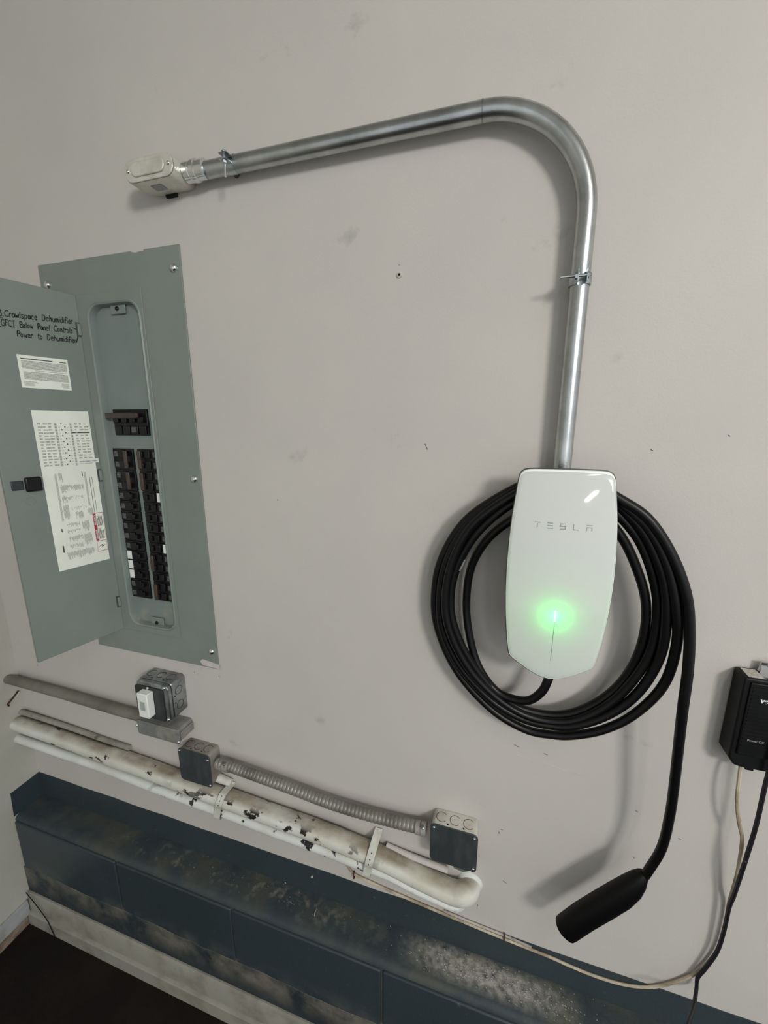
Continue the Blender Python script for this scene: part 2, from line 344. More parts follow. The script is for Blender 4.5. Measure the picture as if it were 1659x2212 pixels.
obj('decal', MB().box(a + 0.002, a + 0.017, DY - 0.0101, DY - 0.0095, mz0 + 0.007, mz0 + 0.019), M['decal'], mb_)
# branch breakers: two columns of fifteen one-inch slots
ztop = Z(-0.0578); pitch = 0.02578
def breaker(col, s0, n, white=False, big=False, tie=False):
    x0, x1 = ((-0.9222, -0.8612), (-0.8464, -0.7850))[col]
    za = ztop - s0 * pitch; zb_ = ztop - (s0 + n) * pitch
    w_ = x1 - x0
    X = (lambda u: x0 + u * w_) if col == 0 else (lambda u: x1 - u * w_)
    def bxx(u0, u1, y0, y1, q0, q1): a_, b_ = sorted((X(u0), X(u1))); return MB().box(a_, b_, y0, y1, q0, q1)
    br = obj('breaker', bxx(0, 1, DY - 0.0055, DY, zb_ + 0.0006, za - 0.0006), M['black'], pan, bevel=0.0009)
    for k in range(n):
        c = za - (k + 0.5) * pitch
        obj('raised_face', bxx(0.36, 0.62, DY - 0.0095, DY - 0.0055, c - 0.0095, c + 0.0095), M['black'], br, bevel=0.0012)
        obj('toggle', bxx(0.66, 0.80, DY - 0.0125, DY - 0.0055, c - 0.006, c + 0.006), M['black'], br, bevel=0.001)
        if white: obj('white_label', bxx(0.03, 0.27, DY - 0.0062, DY - 0.0055, c - 0.011, c + 0.011), M['paperw'], br)
        elif not big: obj('decal', bxx(0.06, 0.25, DY - 0.0061, DY - 0.0055, c - 0.007, c + 0.006), M['decal'], br)
    if tie:
        c0, c1 = za - 0.5 * pitch - 0.012 + 0.02, zb_ + 0.5 * pitch + 0.012 - 0.02
        obj('handle_tie', bxx(0.70, 0.86, DY - 0.016, DY - 0.0115, c1, c0), M['brown'], br, bevel=0.0012)
    return br
for s0, n, kw in ((0, 2, dict(tie=True)), (2, 2, dict(tie=True)), (4, 1, {}), (5, 1, {}), (6, 1, {}), (7, 2, {}), (9, 1, {}), (10, 1, dict(white=True)), (11, 1, dict(white=True)), (12, 1, dict(white=True)), (13, 2, {})):
    breaker(0, s0, n, **kw)
for s0, n, kw in ((0, 2, dict(tie=True)), (2, 2, dict(tie=True)), (4, 1, dict(white=True)), (5, 1, {}), (6, 1, {}), (7, 1, {}), (8, 1, {}), (9, 1, dict(white=True)), (10, 2, dict(tie=True)), (12, 1, {}), (13, 2, dict(tie=True))):
    breaker(1, s0, n, **kw)
# the open door: u runs from the hinge outward, its inside faces the camera
HG = Vector((-0.9572, -0.0045, 0)); U = Vector((-0.224, -0.9746, 0)); NR = Vector((0.9746, -0.224, 0))
def dp(u, z, h=0.0): p = HG + U * u + NR * h; return Vector((p.x, p.y, z))
def door_uv(px, py):
    r = ray(px, py); h0 = HG.copy(); h0.z = CH; t = NR.dot(h0 - CAM) / NR.dot(r); p = CAM + r * t
    return (p - h0).dot(U), p.z
def dbox(u0, u1, z0_, z1_, h0, h1):
    return MB().add([dp(u, z, h) for u in (u0, u1) for h in (h0, h1) for z in (z0_, z1_)],
                    [(0, 1, 3, 2), (4, 6, 7, 5), (0, 4, 5, 1), (2, 3, 7, 6), (0, 2, 6, 4), (1, 5, 7, 3)])
def dquad(pts, h0, h1):
    return MB().add([dp(u, z, h0) for u, z in pts] + [dp(u, z, h1) for u, z in pts], [(0, 1, 2, 3), (7, 6, 5, 4), (0, 4, 5, 1), (1, 5, 6, 2), (2, 6, 7, 3), (3, 7, 4, 0)])
DW = 0.1875; dz0, dz1 = Z(-0.537), Z(0.2835)
door = obj('door', dbox(0.0, DW, dz0, dz1, -0.002, 0.0), M['panel'], pan, bevel=0.0008)
obj('door_flange', dbox(DW - 0.0015, DW, dz0, dz1, -0.010, -0.0015), M['panel'], door)
for px, py in ((179, 714), (222, 1026), (262, 1297)):
    u, z = door_uv(px, py)
    g = dbox(0.0005, 0.0095, z - 0.0155, z + 0.0155, 0.0, 0.0012)
    hg_ = obj('hinge', g, M['house'], door)
    g = dbox(0.0005, 0.0070, z - 0.0125, z + 0.0125, 0.0012, 0.0050)
    obj('hinge_leaf', g, M['panel'], door, bevel=0.001)
def dl(pts): return [door_uv(*p) for p in pts]
l1 = dl([(34.4, 765.4), (144, 776.8), (155.5, 841.3), (49.4, 839.5)])
l2 = dl([(69.8, 884.6), (194.3, 890.6), (233, 1208.4), (124.8, 1235)])
def rectify(q):                             # true rectangle through the four corners found on the door
    u0 = (q[0][0] + q[3][0]) / 2; u1 = (q[1][0] + q[2][0]) / 2; a = (q[0][1] + q[1][1]) / 2; c = (q[2][1] + q[3][1]) / 2
    return u0, u1, a, c
A = rectify(l1); B = rectify(l2)
def on(R, s, t): return R[0] + (R[1] - R[0]) * s, R[2] + (R[3] - R[2]) * t      # s across, t down
def strip(mb, R, s0, s1, t0, t1, h0=0.0006, h1=0.0008):
    u0, a = on(R, s0, t0); u1, c = on(R, s1, t1)
    q = dbox(min(u0, u1), max(u0, u1), min(a, c), max(a, c), h0, h1); mb.add(q.v, q.f)
for nm, R in (('instruction_label', A), ('directory_label', B)):
    obj(nm, dbox(R[1], R[0], R[3], R[2], 0.0, 0.0006), M['paper'], door)
g = MB(); gd = MB()
strip(gd, A, 0.06, 0.68, 0.095, 0.125); strip(gd, A, 0.82, 0.96, 0.10, 0.125)
for k in range(7):
    t = 0.17 + k * 0.036; strip(g, A, 0.06, 0.96, t, t + 0.026)
for k in range(7):
    t = 0.50 + k * 0.036; strip(g, A, 0.07, 0.96, t, t + 0.026)
strip(g, A, 0.3, 0.94, 0.445, 0.462)
for k in range(5):
    t = 0.80 + k * 0.03; strip(g, A, 0.05, 0.05 + random.uniform(0.18, 0.34), t, t + 0.016); strip(g, A, 0.95 - random.uniform(0.14, 0.24), 0.95, t, t + 0.016)
obj('printed_text', g, M['ink'], door, kind='stuff', smooth=False); obj('printed_heading', gd, M['inkd'], door, kind='stuff', smooth=False)
g = MB(); gd = MB()
for k in range(15):                         # circuit directory: two columns of entries around a ladder of dots
    t = 0.075 + k * 0.0178
    for c in range(3):
        a_ = 0.06 + c * 0.09; strip(g, B, a_, a_ + random.uniform(0.04, 0.085), t + random.uniform(-.002, .002), t + 0.008)
        a_ = 0.70 + c * 0.09; strip(g, B, a_, a_ + random.uniform(0.03, 0.085), t + random.uniform(-.002, .002), t + 0.008)
    strip(g, B, 0.345, 0.385, t, t + 0.014); strip(g, B, 0.615, 0.65, t, t + 0.014)
    for a_ in (0.41, 0.56): strip(g, B, a_, a_ + 0.03, t + 0.004, t + 0.007)
    s_ = 0.465 if k % 2 == 0 else 0.525
    strip(gd, B, s_ - 0.011, s_ + 0.011, t, t + 0.0075)
strip(gd, B, 0.62, 0.97, 0.128, 0.136)
def dens(s0, s1, t0, t1, d=0.013, vert=True):
    s = s0
    while s < s1 - 0.004:
        strip(g, B, s, s + d * 0.62, t0 + random.uniform(0, 0.012), t1 - random.uniform(0, 0.03)); s += d
for a in ((0.20, 0.235, 0.375, 0.69), (0.27, 0.33, 0.375, 0.44), (0.27, 0.36, 0.45, 0.51), (0.27, 0.36, 0.52, 0.57), (0.26, 0.36, 0.58, 0.68), (0.36, 0.70, 0.455, 0.50), (0.36, 0.70, 0.53, 0.555), (0.36, 0.70, 0.60, 0.625),
          (0.47, 0.61, 0.63, 0.685), (0.70, 0.82, 0.62, 0.68), (0.74, 0.78, 0.38, 0.62), (0.27, 0.52, 0.70, 0.735), (0.27, 0.52, 0.745, 0.775), (0.27, 0.54, 0.785, 0.83), (0.27, 0.52, 0.84, 0.875), (0.56, 0.70, 0.70, 0.78), (0.56, 0.72, 0.785, 0.87), (0.2, 0.72, 0.885, 0.945)):
    dens(*a)
strip(gd, B, 0.16, 0.18, 0.73, 0.752); strip(gd, B, 0.13, 0.155, 0.84, 0.885); strip(gd, B, 0.70, 0.715, 0.378, 0.41)
strip(gd, B, 0.83, 0.838, 0.42, 0.66); strip(gd, B, 0.88, 0.886, 0.42, 0.66)
obj('printed_text', g, M['ink'], door, kind='stuff', smooth=False); obj('printed_marks', gd, M['inkd'], door, kind='stuff', smooth=False)
g = MB(); strip(g, B, 0.785, 0.845, 0.668, 0.855); obj('warning_band', g, M['red'], door, smooth=False)
g = MB()
for s0, s1, t0, t1 in ((0.785, 0.99, 0.664, 0.667), (0.785, 0.99, 0.928, 0.931), (0.985, 0.99, 0.664, 0.931), (0.785, 0.79, 0.855, 0.931), (0.79, 0.985, 0.858, 0.861)): strip(g, B, s0, s1, t0, t1)
obj('warning_border', g, M['red'], door, kind='stuff', smooth=False)
g = MB()
for k in range(5): strip(g, B, 0.862 + k * 0.022, 0.872 + k * 0.022, 0.68 + random.uniform(0, .02), 0.755); strip(g, B, 0.862 + k * 0.022, 0.872 + k * 0.022, 0.77 + random.uniform(0, .02), 0.845)
obj('warning_text', g, M['inkd'], door, kind='stuff', smooth=False)
bolt = [(0.82, 0.896), (0.90, 0.884), (0.895, 0.894), (0.96, 0.888), (0.88, 0.905), (0.885, 0.894)]
q = [on(B, s, t) for s, t in bolt]; n = len(q)
obj('shock_symbol', MB().add([dp(u, z, 0.0006) for u, z in q] + [dp(u, z, 0.0009) for u, z in q], [tuple(range(n)), tuple(range(2 * n - 1, n - 1, -1))] + [(i, i + n, (i + 1) % n + n, (i + 1) % n) for i in range(n)]), M['inkd'], door, smooth=False)
R3 = rectify(dl([(167.5, 994), (211, 988.5), (213, 998), (169, 1002)]))
obj('name_strip', dbox(R3[1], R3[0], R3[3], R3[2], 0.0009, 0.0016), M['paperw'], door)
DX = -U
text_mesh('APARTMENT OVEN', 0.0042, dp(R3[0] - 0.003, R3[3] + 0.0028, 0.0017), M['inkd'], door, 'strip_lettering', ex=DX)
for tx, t_ in (('DANGER', 0.845), ('PELIGRO', 0.745)):
    u_, z_ = on(B, 0.838, t_)
    text_mesh(tx, 0.0062, dp(u_, z_, 0.0009), M['paperw'], door, 'warning_lettering', ex=(0, 0, 1), ey=U, off=0.0001)
# paint smears overlapping the cover's edge
for pts_ in ([(432, 1429), (437, 1424), (450, 1428), (466, 1434), (474, 1437), (474.5, 1446), (455, 1441), (440, 1437.5)], [(281, 544), (292, 546), (300, 543.5), (309, 542), (310, 538), (283, 541)]):
    obj('paint_smear', MB().prism([(P(*p, .004).x, P(*p, .004).z) for p in pts_], -0.0040, -0.003), M['wall'], pan)
# latch
u, z = door_uv(70.5, 1045.5)
lt = obj('latch', dbox(u - 0.0145, u + 0.0145, z - 0.0155, z + 0.0155, 0.0, 0.009), M['black'], door, bevel=0.003)
u2, z2 = door_uv(37, 1047)
obj('dark_patch', dbox(u + 0.0165, u2 + 0.011, z - 0.0105, z + 0.0095, 0.0, 0.003), M['plate2'], door, bevel=0.002)  # thin dark patch raised on the door beside the latch
u3, z3 = door_uv(66, 1083)
obj('knockout_ring', MB().tube([dp(u3 + 0.0085 * math.cos(t), z3 + 0.0085 * math.sin(t), 0.0002) for t in [i * math.pi / 10 for i in range(20)]], 0.0003, 5, closed=True), M['panel_in'], door)
# handwriting in marker
G = {'C': [[(.6, .85), (.35, 1), (.05, .7), (.05, .3), (.3, 0), (.6, .12)]], 'r': [[(.05, .6), (.05, 0)], [(.05, .4), (.2, .58), (.38, .55)]],
     'a': [[(.42, .5), (.2, .6), (.05, .3), (.18, 0), (.4, .15), (.43, .55), (.46, .05)]], 'w': [[(0, .6), (.12, 0), (.28, .4), (.42, 0), (.58, .6)]],
     'l': [[(.1, 1), (.1, 0)]], 's': [[(.4, .55), (.15, .6), (.1, .4), (.35, .22), (.3, .02), (.05, .05)]],
     'p': [[(.05, .6), (.05, -.4)], [(.05, .5), (.3, .6), (.42, .3), (.25, 0), (.06, .08)]], 'c': [[(.4, .5), (.2, .6), (.04, .3), (.18, 0), (.4, .1)]],
     'e': [[(.05, .32), (.4, .36), (.3, .6), (.1, .55), (.04, .2), (.2, 0), (.42, .1)]], 'D': [[(.08, 1), (.08, 0), (.4, .1), (.58, .5), (.4, .9), (0, 1)]],
     'h': [[(.08, 1), (.08, 0)], [(.08, .4), (.25, .6), (.38, .5), (.4, 0)]], 'u': [[(.05, .6), (.08, .1), (.25, 0), (.4, .15), (.42, .6), (.45, 0)]],
     'm': [[(.05, .6), (.05, 0)], [(.05, .45), (.2, .6), (.28, .4), (.28, 0)], [(.28, .45), (.42, .6), (.52, .4), (.54, 0)]],
     'i': [[(.08, .6), (.1, 0)], [(.09, .82), (.12, .88)]], 'd': [[(.4, .5), (.2, .6), (.05, .3), (.18, 0), (.4, .15)], [(.42, 1), (.43, 0)]],
     'f': [[(.4, .95), (.22, 1), (.15, .7), (.14, -.05)], [(0, .55), (.35, .58)]], 'n': [[(.05, .6), (.06, 0)], [(.06, .4), (.22, .6), (.38, .45), (.4, 0)]],
     't': [[(.2, .95), (.18, .05), (.32, 0)], [(.02, .62), (.38, .64)]], 'o': [[(.2, .6), (.04, .3), (.2, 0), (.38, .3), (.2, .6)]],
     'P': [[(.08, 0), (.08, 1), (.45, .95), (.5, .65), (.1, .45)]], 'B': [[(.08, 0), (.08, 1), (.42, .95), (.42, .6), (.1, .52), (.48, .4), (.45, .05), (.08, 0)]],
     'G': [[(.6, .85), (.3, 1), (.05, .5), (.25, 0), (.58, .1), (.58, .45), (.35, .45)]], 'F': [[(.08, 0), (.08, 1), (.5, 1)], [(.08, .55), (.42, .56)]],
     'I': [[(.25, 1), (.25, 0)], [(.05, 1), (.45, 1)], [(.05, 0), (.45, 0)]], '3': [[(.05, .95), (.4, .95), (.2, .6), (.45, .35), (.3, 0), (.02, .1)]], '.': [[(.1, 0), (.16, .1)]], ' ': []}
ADV = {'m': .68, 'w': .68, 'i': .25, 'l': .25, '.': .35, 'r': .42, 't': .42, 'f': .42, ' ': .75, 'C': .72, 'D': .72, 'G': .72}
def handwrite(text, p0, p1, h):
    ua, za = door_uv(*p0); ub, zb_ = door_uv(*p1); tot = sum(ADV.get(c, .56) for c in text); x = 0; mb = MB()
    for c in text:
        for st in G[c]:
            pts = []
            for gx, gy in st:
                t = (x + gx + 0.12 * gy) / tot; pts.append(dp(ua + (ub - ua) * t, za + (zb_ - za) * t + gy * h + random.uniform(-.0003, .0003), 0.0003))
            mb.tube(catmull(pts, 3) if len(pts) > 2 else pts, 0.00085, 5)
        x += ADV.get(c, .56)
    return mb
hw = MB()
for a in (('3.Crawlspace Dehumidifier', (-3, 682), (158, 700), 0.0125), ('GFCI Below Panel Controls', (2, 703), (158, 720), 0.0118), ('Power to Dehumidifier', (37, 727), (166, 741), 0.0118)):
    q = handwrite(*a); hw.add(q.v, q.f)
hw.tube(catmull([dp(*door_uv(*p), 0.0003) for p in ((155, 708), (163, 711), (167, 715), (168, 727), (165, 740))], 4), 0.0008, 5)
hw.tube([dp(*door_uv(*p), 0.0003) for p in ((-6, 685), (5, 687))], 0.0006, 5); hw.tube([dp(*door_uv(*p), 0.0003) for p in ((-6, 703), (6, 706))], 0.0006, 5)
obj('handwriting', hw, M['marker'], door, kind='stuff', label='black marker handwriting on the grey door')

# ------------------------------------------------------------------ steel conduit run
DC = 0.025; RC = 0.0138; XV = 0.087; ZH = Z(0.4565); RB = 0.156
path = [Vector((-0.578, -DC, ZH)), Vector((-0.40, -DC, ZH)), Vector((-0.2, -DC, ZH)), Vector((XV - RB, -DC, ZH))]
for i in range(1, 17):
    t = math.radians(90 - 90 * i / 16); path.append(Vector((XV - RB + RB * math.cos(t), -DC, ZH - RB + RB * math.sin(t))))
path += [Vector((XV, -DC, Z(0.15))), Vector((XV, -DC, Z(0.0))), Vector((XV, -DC, Z(-0.115)))]
cnd = thing('steel_conduit', 'bent galvanised steel conduit running along the wall and down to the charger', 'conduit', (XV, -DC, Z(-0.115)))
obj('pipe', MB().tube(path, RC, 24), M['emt'], cnd)
jm = obj('bend_joint', MB().tube([(XV - RB - 0.0012, -DC, ZH), (XV - RB + 0.0012, -DC, ZH)], RC + 0.0004, 24), M['galv'], cnd)
# compression connector
cn = MB().lathe([(0.0150, 0), (0.0168, 0.001), (0.0168, 0.013), (0.0155, 0.014), (0.0155, 0.018), (0.0180, 0.0185), (0.0180, 0.026), (0.0160, 0.027), (0.0160, 0.043), (0.0142, 0.044)], (-0.606, -DC - 0.004, ZH), (1, 0, 0), 20)
obj('connector', cn, M['chrome'], cnd)
# conduit body at the left end
x0, x1 = -0.715, -0.606; zc = ZH - 0.0005; hh = 0.0185
lb = thing('conduit_elbow', 'cast aluminium conduit elbow body with a screwed oval cover, left of the conduit', 'conduit fitting', ((x0 + x1) / 2, 0, zc - hh))
body = MB(); secs = [(0.0, 0.006, 0.012), (-0.012, 0.002, 0.016), (-0.03, 0.0, 0.0178), (-0.060, 0.0, 0.0182)]
ols = [rrect(x0 + a * 3, x1 - a, zc - h, zc + h, min(h * 0.7, 0.012), 4) for _, a, h in secs]; n = len(ols[0])
vs = [(x, secs[k][0], z) for k in range(len(secs)) for x, z in ols[k]]
fs = [(k * n + i, k * n + (i + 1) % n, (k + 1) * n + (i + 1) % n, (k + 1) * n + i) for k in range(len(secs) - 1) for i in range(n)] + [tuple(range(n)), tuple(range((len(secs) - 1) * n + n - 1, (len(secs) - 1) * n - 1, -1))]
obj('housing', body.add(vs, fs), M['cast'], lb)
obj('gasket', MB().prism(rrect(x0 + .001, x1 - .001, zc - hh + .001, zc + hh - .001, 0.0160, 6), -0.0612, -0.060), M['house'], lb)
cov = obj('cover', MB().prism(rrect(x0, x1, zc - hh, zc + hh, 0.0165, 6), -0.0638, -0.0612), M['cast'], lb, bevel=0.0008)
obj('cover_dome', MB().prism(rrect(x0 + 0.017, x1 - 0.017, zc - 0.0115, zc + 0.0115, 0.0105, 6), -0.0672, -0.0638), M['cast'], cov, bevel=0.0025, seg=3)
for xx in (x0 + 0.0085, x1 - 0.0085): obj('cover_screw', screw_mb((xx, -0.0638, zc), r=0.0036), M['chrome'], cov)
obj('stamped_mark', MB().box(x0 + 0.038, x0 + 0.062, -0.045, -0.028, zc - 0.0190, zc - 0.0182), M['gtext'], lb)
obj('wall_gap', MB().box(x0 + 0.035, x0 + 0.06, -0.006, 0.0, zc - 0.0185, zc - 0.010), M['hole'], lb)
# conduit clamps
def clamp(axis, c, label):                  # one-hole strap with a bolt across its open ears
    t = thing('conduit_clamp', label, 'clamp', c, 'zinc clamps holding the conduit')
    c = Vector(c); A_ = Vector((1, 0, 0)) if axis == 'x' else Vector((0, 0, 1)); S = Vector((0, 0, 1)) if axis == 'x' else Vector((1, 0, 0)); Y_ = Vector((0, -1, 0))
    rr = RC + 0.0006; pts = []
    pts.append(c + S * 0.004 + Y_ * (DC + rr + 0.012) - c.y * 0 * Y_)
    pts = [S * 0.0055 + Y_ * (rr + 0.014), S * 0.0055 + Y_ * (rr + 0.001)]
    for i in range(0, 17):
        a_ = math.radians(68 - i * (316 / 16)); pts.append(S * math.cos(a_) * rr + Y_ * math.sin(a_) * rr)
    pts += [S * -0.0055 + Y_ * (rr + 0.001), S * -0.0055 + Y_ * (rr + 0.014)]
    o0 = Vector((c.x, -DC, c.z))
    obj('band', MB().ribbon([o0 + p for p in pts], A_ * 0.016, 0.0014), M['zinc'], t)
    obj('bolt', MB().tube([o0 + Y_ * (rr + 0.009) + S * 0.0105, o0 + Y_ * (rr + 0.009) - S * 0.030], 0.0021, 10), M['chrome'], t)
    obj('bolt_head', MB().lathe([(0.0048, 0), (0.0048, 0.002), (0.003, 0.0034)], o0 + Y_ * (rr + 0.009) + S * 0.0065, S, 6), M['zinc'], t)
    obj('nut', MB().lathe([(0.005, 0), (0.005, 0.0035)], o0 + Y_ * (rr + 0.009) - S * 0.0065, -S, 6), M['zinc'], t)
    obj('foot', MB().lathe([(0.007, 0), (0.006, 0.004), (0.0045, DC - rr)], Vector((c.x, 0, c.z)) - A_ * 0.010, Y_, 10), M['house'], t)
    return t
clamp('x', (-0.508, 0, ZH), 'zinc conduit clamp with vertical bolt on the horizontal conduit run')
clamp('z', (XV, 0, Z(0.213)), 'zinc conduit clamp with sideways bolt on the vertical conduit drop')

# ------------------------------------------------------------------ wall charger
XC = 0.0875
half = [(0.0, -0.0668), (0.030, -0.0671), (0.052, -0.0678), (0.0615, -0.0705), (0.0668, -0.0765), (0.0688, -0.086), (0.0708, -0.105), (0.0745, -0.14), (0.0768, -0.18), (0.0776, -0.22), (0.0770, -0.255),
        (0.0748, -0.295), (0.0712, -0.332), (0.0672, -0.362), (0.0645, -0.3745), (0.0600, -0.3815), (0.046, -0.3905), (0.030, -0.4000), (0.016, -0.4065), (0.006, -0.4090), (0.0, -0.4095)]
OL = [(XC + a, b) for a, b in half] + [(XC - a, b) for a, b in reversed(half[1:-1])]
OL = [(p.x, p.y) for p in catmull([(a, b, 0) for a, b in OL], 3, closed=True)]
def fy(x, z): return -(0.1115 - 0.0060 * ((x - XC) / 0.0776) ** 2 - 0.50 * (z + 0.300) ** 2)   # bowed front, z measured from the lens
ch = thing('wall_charger', 'white glass electric car charger with a green light on the wall', 'car charger', (XC, 0, Z(-0.41)))
zc0 = -0.235; rings = [(1.0, 0.0042), (0.997, 0.0022), (0.990, 0.0007), (0.978, 0.0), (0.93, 0), (0.85, 0), (0.72, 0), (0.56, 0), (0.38, 0), (0.2, 0)]
n = len(OL); vs = []; fs = []
for s, dy in rings:
    for x, z in OL:
        xx, zz = XC + (x - XC) * s, zc0 + (z - zc0) * s; vs.append((xx, fy(xx, zz) + dy, Z(zz)))
vs.append((XC, fy(XC, zc0), Z(zc0)))
for k in range(len(rings) - 1):
    for i in range(n): fs.append((k * n + i, k * n + (i + 1) % n, (k + 1) * n + (i + 1) % n, (k + 1) * n + i))
k = len(rings) - 1
for i in range(n): fs.append((k * n + i, k * n + (i + 1) % n, len(vs) - 1))
face = obj('glass_face', MB().add(vs, fs), M['glass'], ch)
vs = []; fs = []
for s, dy in ((0.984, -0.00025), (0.991, -0.0001), (0.998, 0.0012), (1.0025, 0.0040)):
    for x, z in OL:
        xx, zz = XC + (x - XC) * s, zc0 + (z - zc0) * s; vs.append((xx, fy(xx, zz) + dy, Z(zz)))
for k in range(3):
    for i in range(n): fs.append((k * n + i, k * n + (i + 1) % n, (k + 1) * n + (i + 1) % n, (k + 1) * n + i))
obj('glass_edge_highlight', MB().add(vs, fs), M['glass_edge_highlight'], ch)  # rim of the glass, with its catch-light painted on as a white strip
vs = []; fs = []
for s, dy in ((1.0, 0.0042), (1.013, 0.0046), (1.013, 0.0080), (0.985, 0.012)):
    for x, z in OL: vs.append((XC + (x - XC) * s, fy(x, z) + dy, Z(zc0 + (z - zc0) * s)))
for k in range(3):
    for i in range(n): fs.append((k * n + i, k * n + (i + 1) % n, (k + 1) * n + (i + 1) % n, (k + 1) * n + i))
obj('edge_trim', MB().add(vs, fs), M['edge'], ch)
sh = [(XC + (x - XC) * 0.985, Z(zc0 + (z - zc0) * 0.985)) for x, z in OL]
vs = [(x, fy(x, z - CH) + 0.011, z) for x, z in sh] + [(XC + (x - XC) * 0.93, -0.0745, Z(-0.235) + (z - Z(-0.235)) * 0.93) for x, z in sh]
obj('rear_shell', MB().add(vs, [tuple(range(n, 2 * n))] + [(i, (i + 1) % n, (i + 1) % n + n, i + n) for i in range(n)]), M['house'], ch)
obj('mounting_hub', MB().prism(rrect(XC - 0.040, XC + 0.040, Z(-0.36), Z(-0.175), 0.03, 5), -0.076, -0.03), M['house'], ch, bevel=0.003)
obj('wiring_box', MB().prism(rrect(XC - 0.045, XC + 0.045, Z(-0.37), Z(-0.10), 0.012, 4), -0.043, 0.0), M['house'], ch, bevel=0.003)
obj('cable_gland', MB().lathe([(0.012, 0), (0.0125, 0.012), (0.009, 0.02)], (XC - 0.004, -0.060, Z(-0.357)), (0, 0, -1), 16), M['black'], ch)
def on_face(x0_, x1_, z0_, z1_, lift, th=0.0004, k=3):        # small slab following the bowed glass
    m = MB(); vs = []; fs = []
    for i in range(k + 1):
        zz = z0_ + (z1_ - z0_) * i / k
        for xx in (x0_, x1_):
            y = fy(xx, zz) - lift; vs += [(xx, y, Z(zz)), (xx, y + th, Z(zz))]
    for i in range(k):
        a = i * 4; c = a + 4
        fs += [(a, a + 2, c + 2, c), (a + 1, c + 1, c + 3, a + 3), (a, c, c + 1, a + 1), (a + 2, a + 3, c + 3, c + 2)]
    return m.add(vs, fs)
# word on the glass: five spaced capitals built from bars
p0 = P(1157, 1126, 0.0965); p1 = P(1276, 1131, 0.0965)
lw = 0.0082; lh = 0.0090; st = 0.00115; zt = p0.z - CH; xs0 = XC - 0.0408; adv = (0.0816 - lw) / 4
def bar(a, b, c, d): return (a * lw, b * lw, c * lh, d * lh)
LT = {'T': [bar(0, 1, .87, 1), bar(.43, .57, 0, .74)], 'E': [bar(0, 1, .87, 1), bar(0, 1, .435, .565), bar(0, 1, 0, .13)],
      'S': [bar(0, 1, .87, 1), bar(0, .14, .435, .87), bar(0, 1, .435, .565), bar(.86, 1, .13, .435), bar(0, 1, 0, .13)],
      'L': [bar(0, .14, 0, 1), bar(.14, 1, 0, .13)], 'A': [bar(0, 1, .87, 1), bar(0, 1, .50, .63), bar(0, .14, 0, .50), bar(.86, 1, 0, .50)]}
for k, c in enumerate('TESLA'):
    m = MB()
    for a, b_, z0_, z1_ in LT[c]:
        q = on_face(xs0 + k * adv + a, xs0 + k * adv + b_, zt - lh + z0_, zt - lh + z1_, 0.0003, 0.0003, 1); m.add(q.v, q.f)
    obj('logo_letter', m, M['logo'], face, smooth=False)
zl = (P(1200, 1318, 0.107).z - CH, P(1199, 1341, 0.107).z - CH, P(1194, 1422, 0.1).z - CH)
obj('status_light', on_face(XC - 0.0008, XC + 0.0008, zl[1], zl[0], 0.0004, 0.0004), M['led'], face, smooth=False)
obj('light_slit', on_face(XC - 0.0003, XC + 0.0003, zl[2], zl[1], 0.0002, 0.0002, 6), M['logo'], face, smooth=False)
ld = bpy.data.lights.new('charger_status_lamp', 'POINT'); ld.energy = 0.17; ld.color = (0.0, 1.0, 0.06); ld.shadow_soft_size = 0.003
lo = bpy.data.objects.new('charger_status_lamp', ld); C.objects.link(lo); lo.parent = ch
zm = (zl[0] + zl[1]) / 2; lo.location = Vector((XC, fy(XC, zm) + 0.010, Z(zm))) - ORG[ch.name]

